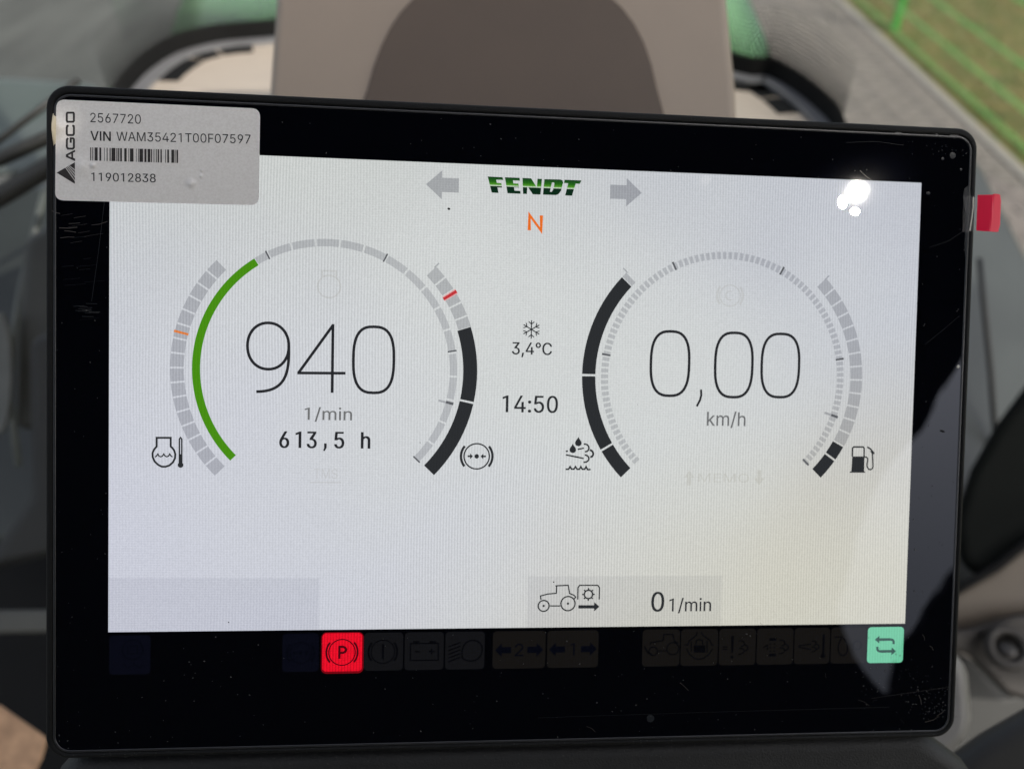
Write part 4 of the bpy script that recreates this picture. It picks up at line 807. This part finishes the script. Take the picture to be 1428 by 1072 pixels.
# dots: small discs on the inside of the glass that shrink with height
arc_l = [0]
for a, b in zip(E_, E_[1:]): arc_l.append(arc_l[-1]+(b-a).length)
def at_arc(s_):
    for i in range(len(E_)-1):
        if arc_l[i+1] >= s_:
            t_ = (s_-arc_l[i])/(arc_l[i+1]-arc_l[i]); p = E_[i].lerp(E_[i+1], t_); return p, (E_[i+1]-E_[i]).normalized()
    return E_[-1], (E_[-1]-E_[-2]).normalized()
v = []; f = []; pitch = .0044
rows_ = 13
for r_ in range(rows_):
    h = .0222 + r_*pitch*.87; rad = .0021*(1-r_/rows_*.7); s_ = .03+(.5*pitch if r_ % 2 else 0)
    while s_ < arc_l[-1]-.03:
        p, t_ = at_arc(s_); n_ = Vector((t_.y, -t_.x, 0)); c = lean(p, h)+n_*.0014; b = len(v)
        px_ = (c-CAM); zz = px_.dot(ray(714, 536)); 
        for k_ in range(6): a = math.pi/3*k_; v.append(c+t_*rad*math.cos(a)+Vector((0, 0, rad*math.sin(a))))
        f.append(tuple(range(b, b+6))); s_ += pitch
o = mesh_obj('dot_pattern', v, f, M['black'], ws); o['kind'] = 'stuff'
tube('seal', [p+Vector((0, 0, -.004)) for p in inset(E_, .006)], .006, M['black'], ws, 8)

# ------------------------------------------------------------------ outside: ground, kerb, lawn, fence, bonnet
def box_mesh(name, x0, x1, y0, y1, z0, z1, m, parent=None):
    v = [(x, y, z) for z in (z0, z1) for y in (y0, y1) for x in (x0, x1)]
    return mesh_obj(name, v, [(0, 2, 3, 1), (4, 5, 7, 6), (0, 1, 5, 4), (2, 6, 7, 3), (0, 4, 6, 2), (1, 3, 7, 5)], m, parent)
M['asphalt'] = surface('worn_asphalt', (0.085, 0.087, 0.080), rough=.9, var=.28, scale=1.6, stretch=(2.2, .5, 1), bump=.6, bscale=60, bdist=.01)
M['paver'] = surface('paver_concrete', (0.215, 0.19, 0.167), rough=.85, var=.08, scale=2.2, bump=.4, bscale=80, bdist=.004)
M['joint'] = surface('joint_sand', (0.17, 0.15, 0.13), rough=.95)
M['kerb'] = surface('kerb_concrete', (0.36, 0.33, 0.29), rough=.85, var=.1)
M['soil'] = surface('lawn_soil', (0.08, 0.115, 0.02), rough=.95, scale=5, col2=(0.22, 0.165, 0.05))
mesh_obj('ground', [(-150, -60, 0), (150, -60, 0), (150, 250, 0), (-150, 250, 0)], [(0, 1, 2, 3)], M['asphalt'])['kind'] = 'structure'
KX = 3.11
o = box_mesh('paved_path', .55, KX-.03, .5, 40, -.02, .012, M['joint']); o['kind'] = 'structure'
v = []; f = []
y = .8; row = 0
while y < 11:
    x = .56+(.1 if row % 2 else 0)
    while x < KX-.13:
        b = len(v); x0, x1, y0, y1 = x+.003, min(x+.197, KX-.035), y+.003, y+.097; zt_ = .02+random.uniform(-.0015, .0015)
        v += [(x0, y0, .012), (x1, y0, .012), (x1, y1, .012), (x0, y1, .012), (x0+.004, y0+.004, zt_), (x1-.004, y0+.004, zt_), (x1-.004, y1-.004, zt_), (x0+.004, y1-.004, zt_)]
        f += [(b+4, b+5, b+6, b+7), (b, b+1, b+5, b+4), (b+1, b+2, b+6, b+5), (b+2, b+3, b+7, b+6), (b+3, b, b+4, b+7)]
        x += .2
    y += .1; row += 1
o = mesh_obj('paving_stones', v, f, M['paver']); o['kind'] = 'structure'
o = box_mesh('kerb', KX-.03, KX+.05, .3, 40, -.05, .026, M['kerb']); bevel(o, .008, 2); o['kind'] = 'structure'
o = box_mesh('lawn', KX+.05, 60, -20, 120, -.05, .022, M['soil']); o['kind'] = 'structure'
# grass blades
def grass_mat(name, c, c2): return surface(name, c, rough=.7, scale=2.5, col2=c2)
for nm, c, c2, k in (('grass', (0.14, 0.22, 0.025), (0.25, 0.22, 0.065), 42000), ('dry_grass', (0.32, 0.27, 0.15), (0.24, 0.22, 0.10), 16000)):
    v = []; f = []
    for _ in range(k):
        x = KX+.08+random.random()**1.3*6; y = random.uniform(.9, 10.5)
        if nm == 'dry_grass' and math.sin(x*3.1+y*1.7)+math.sin(y*2.9-x) < .1: continue
        a = random.random()*6.28; h = random.uniform(.015, .05); wd = random.uniform(.003, .007); ln = random.uniform(-.03, .03), random.uniform(-.03, .03); b = len(v)
        v += [(x-wd*math.cos(a), y-wd*math.sin(a), .02), (x+wd*math.cos(a), y+wd*math.sin(a), .02), (x+ln[0], y+ln[1], .02+h)]; f.append((b, b+1, b+2))
    o = mesh_obj(nm, v, f, grass_mat(nm+'_blades', c, c2)); tag(o, 'short green grass beside the kerb' if nm == 'grass' else 'dry brownish patches in the short grass beyond the kerb', 'grass', kind='stuff')
# fence
M['fence'] = surface('green_fence_paint', (0.25, 0.66, 0.17), rough=.4, var=.05)
M['post'] = surface('green_post_paint', (0.055, 0.33, 0.05), rough=.4, var=.05)
fx = KX+.15; fe = empty('mesh_fence', (fx, 4.4, 0)); tag(fe, 'bright green wire fence with one post standing in the grass along the kerb', 'fence')
def rod(z, th, par):
    for s_ in (-1, 1):
        o_ = tube('wire', [Vector((s_*.016, -4.5, z)), Vector((s_*.016, 12, z))], th, M['fence'], par, 8)
for z in (.05, .235, .45, .76, 1.0, 1.2): rod(z, .0050, fe)
pp = on_z(1234, 60, .03); s_ = (fx-pp.x)
o = box_mesh('post', -.03+.04, .03+.04, -.025, .025, 0, 1.45, M['post'], fe); bevel(o, .004, 2)
o.location.y = CAM.y + (ray(1236, 58)*(fx/ray(1236, 58).x)).y - 4.4
for k_ in range(1, 4): o2 = o.copy(); COL.objects.link(o2); o2.parent = fe; o2.location.y = o.location.y+2.5*(k_+1)

# bonnet
def hood():
    zt_ = 1.78; Lp = [on_z(236, 60, zt_), on_z(246, 20, zt_), on_z(262, -20, zt_), on_z(290, -70, zt_)]; Rp = [on_z(1078, 95, zt_), on_z(1062, 40, zt_), on_z(1044, 0, zt_), on_z(1015, -60, zt_)]
    Lp.insert(0, Lp[0]+Vector((-.03, -.3, 0))); Rp.insert(0, Rp[0]+Vector((.03, -.3, 0)))
    v = []; f = []; N = 17
    for a, b in zip(Lp, Rp):
        for i in range(N):
            t_ = i/(N-1); p = a.lerp(b, t_); e_ = abs(2*t_-1); p = p.copy()
            p.z += .07*(1-e_**4)-.0; v.append(p)
    rows__ = len(Lp)
    for r_ in range(rows__-1):
        for i in range(N-1): f.append((r_*N+i, r_*N+i+1, (r_+1)*N+i+1, (r_+1)*N+i))
    for side in (0, N-1):   # side walls
        b = len(v)
        for r_ in range(rows__): v.append(v[r_*N+side]-Vector((0, 0, .45)))
        for r_ in range(rows__-1): f.append((r_*N+side, (r_+1)*N+side, b+r_+1, b+r_))
    b = len(v); 
    return mesh_obj('bonnet', v, f, M['hood'], None, smooth=True)
h = hood(); sd_ = h.modifiers.new('thick', 'SOLIDIFY'); sd_.thickness = .01
tag(h, 'light green tractor bonnet seen through the windscreen beyond the dashboard', 'bonnet')

# ------------------------------------------------------------------ left of the terminal
gl_ = slab('mudguard', [(-160, 262), (20, 262), (150, 230), (200, 330), (200, 760), (-160, 760)], [1.15, 1.15, 1.2, 1.15, .95, .95], .05, M['guard'], None, .03, 5)
tag(gl_, 'smooth grey green mudguard left of the display', 'mudguard')
M['pale'] = surface('pale_sill', srgb(104, 112, 110), rough=.5, var=.05, scale=8)
o = slab('window_sill', [(-160, 108), (10, 108), (130, 116), (160, 150), (160, 236), (-160, 250)], [1.5, 1.5, 1.5, 1.45, 1.4, 1.4], .04, M['pale'], None, .02, 4); tag(o, 'pale blue grey sill above the slanting black bars at the left', 'sill')
for nm, P, r_, lb in (('bar', [(-60, 240), (30, 172), (110, 112)], .003, 'thinnest and topmost of the slanting black bars behind the left edge'),
                      ('bar', [(-60, 243), (0, 222), (60, 195), (140, 160)], .0062, 'middle one of the slanting black bars behind the left edge'),
                      ('bar', [(-60, 305), (0, 274), (70, 232), (140, 190)], .0085, 'thickest and lowest of the slanting black bars behind the left edge')):
    o = tube(nm, [at(x, y, .72) for x, y in P], r_, M['barpaint']); tag(o, lb, 'bar', group='black slanting bars at the left')
o = slab('inner_trim', [(34, 330), (90, 300), (120, 520), (120, 600), (20, 600), (22, 470)], [.9]*6, .03, surface('olive_trim', srgb(58, 59, 54), rough=.6), None, .012, 5); tag(o, 'dark olive trim strip close behind the left edge of the display', 'trim')
o = slab('round_boss', [(18*math.cos(R(a))*1.1-2, 520+88*math.sin(R(a))) for a in range(0, 360, 24)], .88, .02, surface('boss_grey', srgb(92, 95, 92), rough=.5), None, .008, 4); tag(o, 'pale grey rounded boss at the left border halfway up', 'boss')
o = slab('floor_mat', [(-160, 700), (160, 640), (160, 1200), (-160, 1200)], [1.0, 1.0, .8, .8], .03, M['black'], None, .01, 3); tag(o, 'black rubber mat in the lower left corner behind the display', 'mat')
o = slab('step_edge', [(-160, 852), (100, 850), (100, 882), (-160, 886)], .80, .012, surface('step_grey', srgb(84, 84, 79), rough=.5), None, .004, 3); tag(o, 'narrow grey step edge crossing the dark area at the lower left', 'step')
o = slab('tan_board', [(-120, 930), (0, 984), (66, 1030), (58, 1060), (20, 1130), (-120, 1130)], .6, .01, M['tan'], None, .002, 2); tag(o, 'tan board showing in the bottom left corner', 'board')

o = tube('moulding', [at(x, y, .93) for x, y in ((64, 262), (47, 330), (30, 400), (18, 470), (14, 560), (26, 650))], .0035, surface('moulding_grey', srgb(112, 118, 114), rough=.4)); tag(o, 'thin curved grey moulding running down beside the pale boss at the left', 'moulding')
o = slab('dark_pillar', [(40, 470), (140, 440), (140, 760), (-30, 800), (12, 735), (44, 690)], .86, .03, surface('pillar_black', (0.02, 0.021, 0.02), rough=.7), None, .012, 4); tag(o, 'blackish pillar foot close behind the left edge of the display, above the mat', 'pillar')
# ------------------------------------------------------------------ right of the terminal
o = tube('seam', [at(x, y, .98) for x, y in ((1366, 360), (1374, 440), (1382, 520), (1388, 600), (1388, 680))], .0035, surface('seam_dark', (0.035, 0.038, 0.038), rough=.6)); tag(o, 'thin dark seam running down the grey green mudguard at the right', 'seam')
o = slab('mudguard', [(1300, 200), (1366, 222), (1428, 345), (1560, 600), (1560, 900), (1300, 820)], [1.25, 1.25, 1.2, 1.1, .9, .85], .05, M['guard'], None, .02, 5)
tag(o, 'smooth grey green mudguard right of the display below the red tab', 'mudguard')
o = slab('lever_boot', [(1445, 520), (1392, 590), (1355, 655), (1330, 730), (1340, 790), (1380, 815), (1560, 760), (1560, 480)], .84, .03, surface('boot_rubber', (0.007, 0.009, 0.008), rough=.9, spec=.15), None, .02, 5); tag(o, 'black rubber boot bulging in from the right border', 'boot')
sc_ = empty('side_console', at(1400, 880, .82)); tag(sc_, 'beige and brown side console with a round socket at the lower right', 'console')
slab('upper_shell', [(1300, 842), (1345, 818), (1390, 792), (1440, 752), (1560, 700), (1560, 880), (1440, 860), (1345, 905), (1300, 900)], .82, .06, surface('console_beige', srgb(104, 93, 80), rough=.55, var=.05), sc_, .008, 4)
slab('lower_shell', [(1300, 880), (1350, 876), (1420, 856), (1560, 850), (1560, 1010), (1428, 975), (1404, 968), (1350, 912), (1300, 905)], .80, .05, surface('console_brown', srgb(40, 34, 29), rough=.6, var=.05), sc_, .006, 4)
tube('trim_edge', [at(x, y, .80) for x, y in ((1300, 842), (1345, 817), (1390, 790), (1440, 750), (1520, 700))], .004, M['black'], None).parent = None
bpy.data.objects['trim_edge'].parent = sc_; bpy.data.objects['trim_edge'].matrix_parent_inverse = Matrix.Translation(-sc_.location)
def torus(name, c, nrm, R_, r_, m, parent, el=.6):
    a = Vector((1, 0, 0)); a = (a-nrm*a.dot(nrm)).normalized(); b = nrm.cross(a); v = []; f = []; N, K = 28, 10
    for i in range(N):
        t_ = 2*math.pi*i/N; d_ = a*math.cos(t_)+b*math.sin(t_)
        for j in range(K):
            u_ = 2*math.pi*j/K; v.append(c-parent.location+d_*(R_+r_*math.cos(u_))+nrm*r_*math.sin(u_))
    for i in range(N):
        for j in range(K): f.append((i*K+j, ((i+1) % N)*K+j, ((i+1) % N)*K+(j+1) % K, i*K+(j+1) % K))
    return mesh_obj(name, v, f, m, parent, smooth=True)
nrm = (ray(714, 536)*-1 + Vector((0, .0, .9))).normalized()
torus('socket_ring', at(1404, 902, .79), nrm, .0165, .0050, surface('socket_bronze', srgb(42, 37, 32), rough=.6), sc_)
cpos = at(1404, 902, .795)-sc_.location
bm = bmesh.new(); bmesh.ops.create_uvsphere(bm, u_segments=20, v_segments=10, radius=.0105)
o = bm_obj('socket_knob', bm, surface('socket_grey', srgb(44, 41, 37), rough=.4), sc_, smooth=True); o.location = cpos; o.scale = (1.1, 1.1, .5)
o = slab('lower_trim', [(1290, 905), (1350, 912), (1404, 968), (1428, 962), (1500, 980), (1500, 1090), (1290, 1090)], .92, .03, surface('trim_grey_green', srgb(32, 34, 32), rough=.6), None, .01, 3); tag(o, 'dull grey green trim below the socket at the lower right', 'trim')
o = slab('grey_lever', [(1280, 880), (1340, 912), (1352, 940), (1357, 1000), (1352, 1030), (1320, 1060), (1270, 1060)], .5, .02, surface('lever_grey', srgb(146, 144, 142), rough=.4), None, .008, 5); tag(o, 'light grey rounded lever behind the lower right corner of the display', 'lever')
o = slab('seat_armrest', [(1270, 1110), (1310, 1068), (1370, 1025), (1440, 985), (1540, 925), (1600, 1300), (1290, 1300)], .37, .03, M['coal'], None, .012, 5); tag(o, 'dark charcoal armrest edge crossing the bottom right corner', 'armrest')

# ------------------------------------------------------------------ unseen behind the camera: dark blockers added to shape reflections, with the mirrored window cut out
M['blocker'] = surface('dark_blocker', (0.014, 0.014, 0.016), rough=.9)
def reflect_to(px, py, pl, nn):
    d_ = ray(px, py).normalized(); hit = CAM + d_*((TC-CAM).dot(az)/d_.dot(az)); r_ = d_-2*d_.dot(az)*az
    return hit + r_*((pl-hit).dot(nn)/r_.dot(nn))
pl, nn = Vector((0, -.75, 0)), Vector((0, 1, 0))
hole_px = [(1352, 485), (1300, 560), (1275, 610), (1228, 660), (1186, 745), (1172, 800), (1155, 862), (1178, 925), (1204, 962), (1222, 976), (1238, 965), (1245, 905), (1268, 880), (1290, 845), (1322, 800), (1350, 775)]
hole = [reflect_to(x, y, pl, nn) for x, y in hole_px]
rect = [(-.7, 2.0), (1.3, 2.0), (1.3, 2.97), (-.7, 2.97)]
Lc = [[Vector((x, z, 0)) for x, z in rect], [Vector((p.x, p.z, 0)) for p in hole]]
tris = geometry.tessellate_polygon(Lc); v = [(x, -.75, z) for x, z in rect]+[tuple(p) for p in hole]
o = mesh_obj('rear_wall_blocker', v, tris, M['blocker']); o['kind'] = 'structure'
sdm = o.modifiers.new('thick', 'SOLIDIFY'); sdm.thickness = .03
m, nt, p = mat('tinted_glass'); nt.nodes.remove(p); out = nt.nodes['Material Output']
tr = node(nt, 'ShaderNodeBsdfTransparent'); tr.inputs[0].default_value = (.17, .19, .24, 1); link(nt, tr.outputs[0], out.inputs[0])
o = mesh_obj('rear_window', [(.3, -.79, 1.9), (1.6, -.79, 1.9), (1.6, -.79, 3.0), (.3, -.79, 3.0)], [(0, 1, 2, 3)], m); o['kind'] = 'structure'  # unseen pane added to dim the sky mirrored through the opening
# unseen roof added to block the sun, with holes cut for the glint spots
def roof_pt(px, py):
    d_ = ray(px, py).normalized(); hit = CAM + d_*((TC-CAM).dot(az)/d_.dot(az)); return hit + sdir*((2.97-hit.z)/sdir.z)
sun_holes = []
for px, py, rx, ry in ((1188, 280, .020, .020), (78, 180, .0022, .0062)):
    c = roof_pt(px, py); sun_holes.append([(c.x+rx*math.cos(R(a)), c.y+ry*math.sin(R(a))) for a in range(0, 360, 30)])
rect = [(-.68, -.78), (1.7, -.78), (1.7, -.17), (-.68, -.17)]
Lc = [[Vector((x, y, 0)) for x, y in q] for q in [rect]+sun_holes]
tris = geometry.tessellate_polygon(Lc); v = [(x, y, 2.97) for q in [rect]+sun_holes for x, y in q]
o = mesh_obj('roof_blocker', v, tris, M['blocker']); o['kind'] = 'structure'
sdm = o.modifiers.new('thick', 'SOLIDIFY'); sdm.thickness = .0006
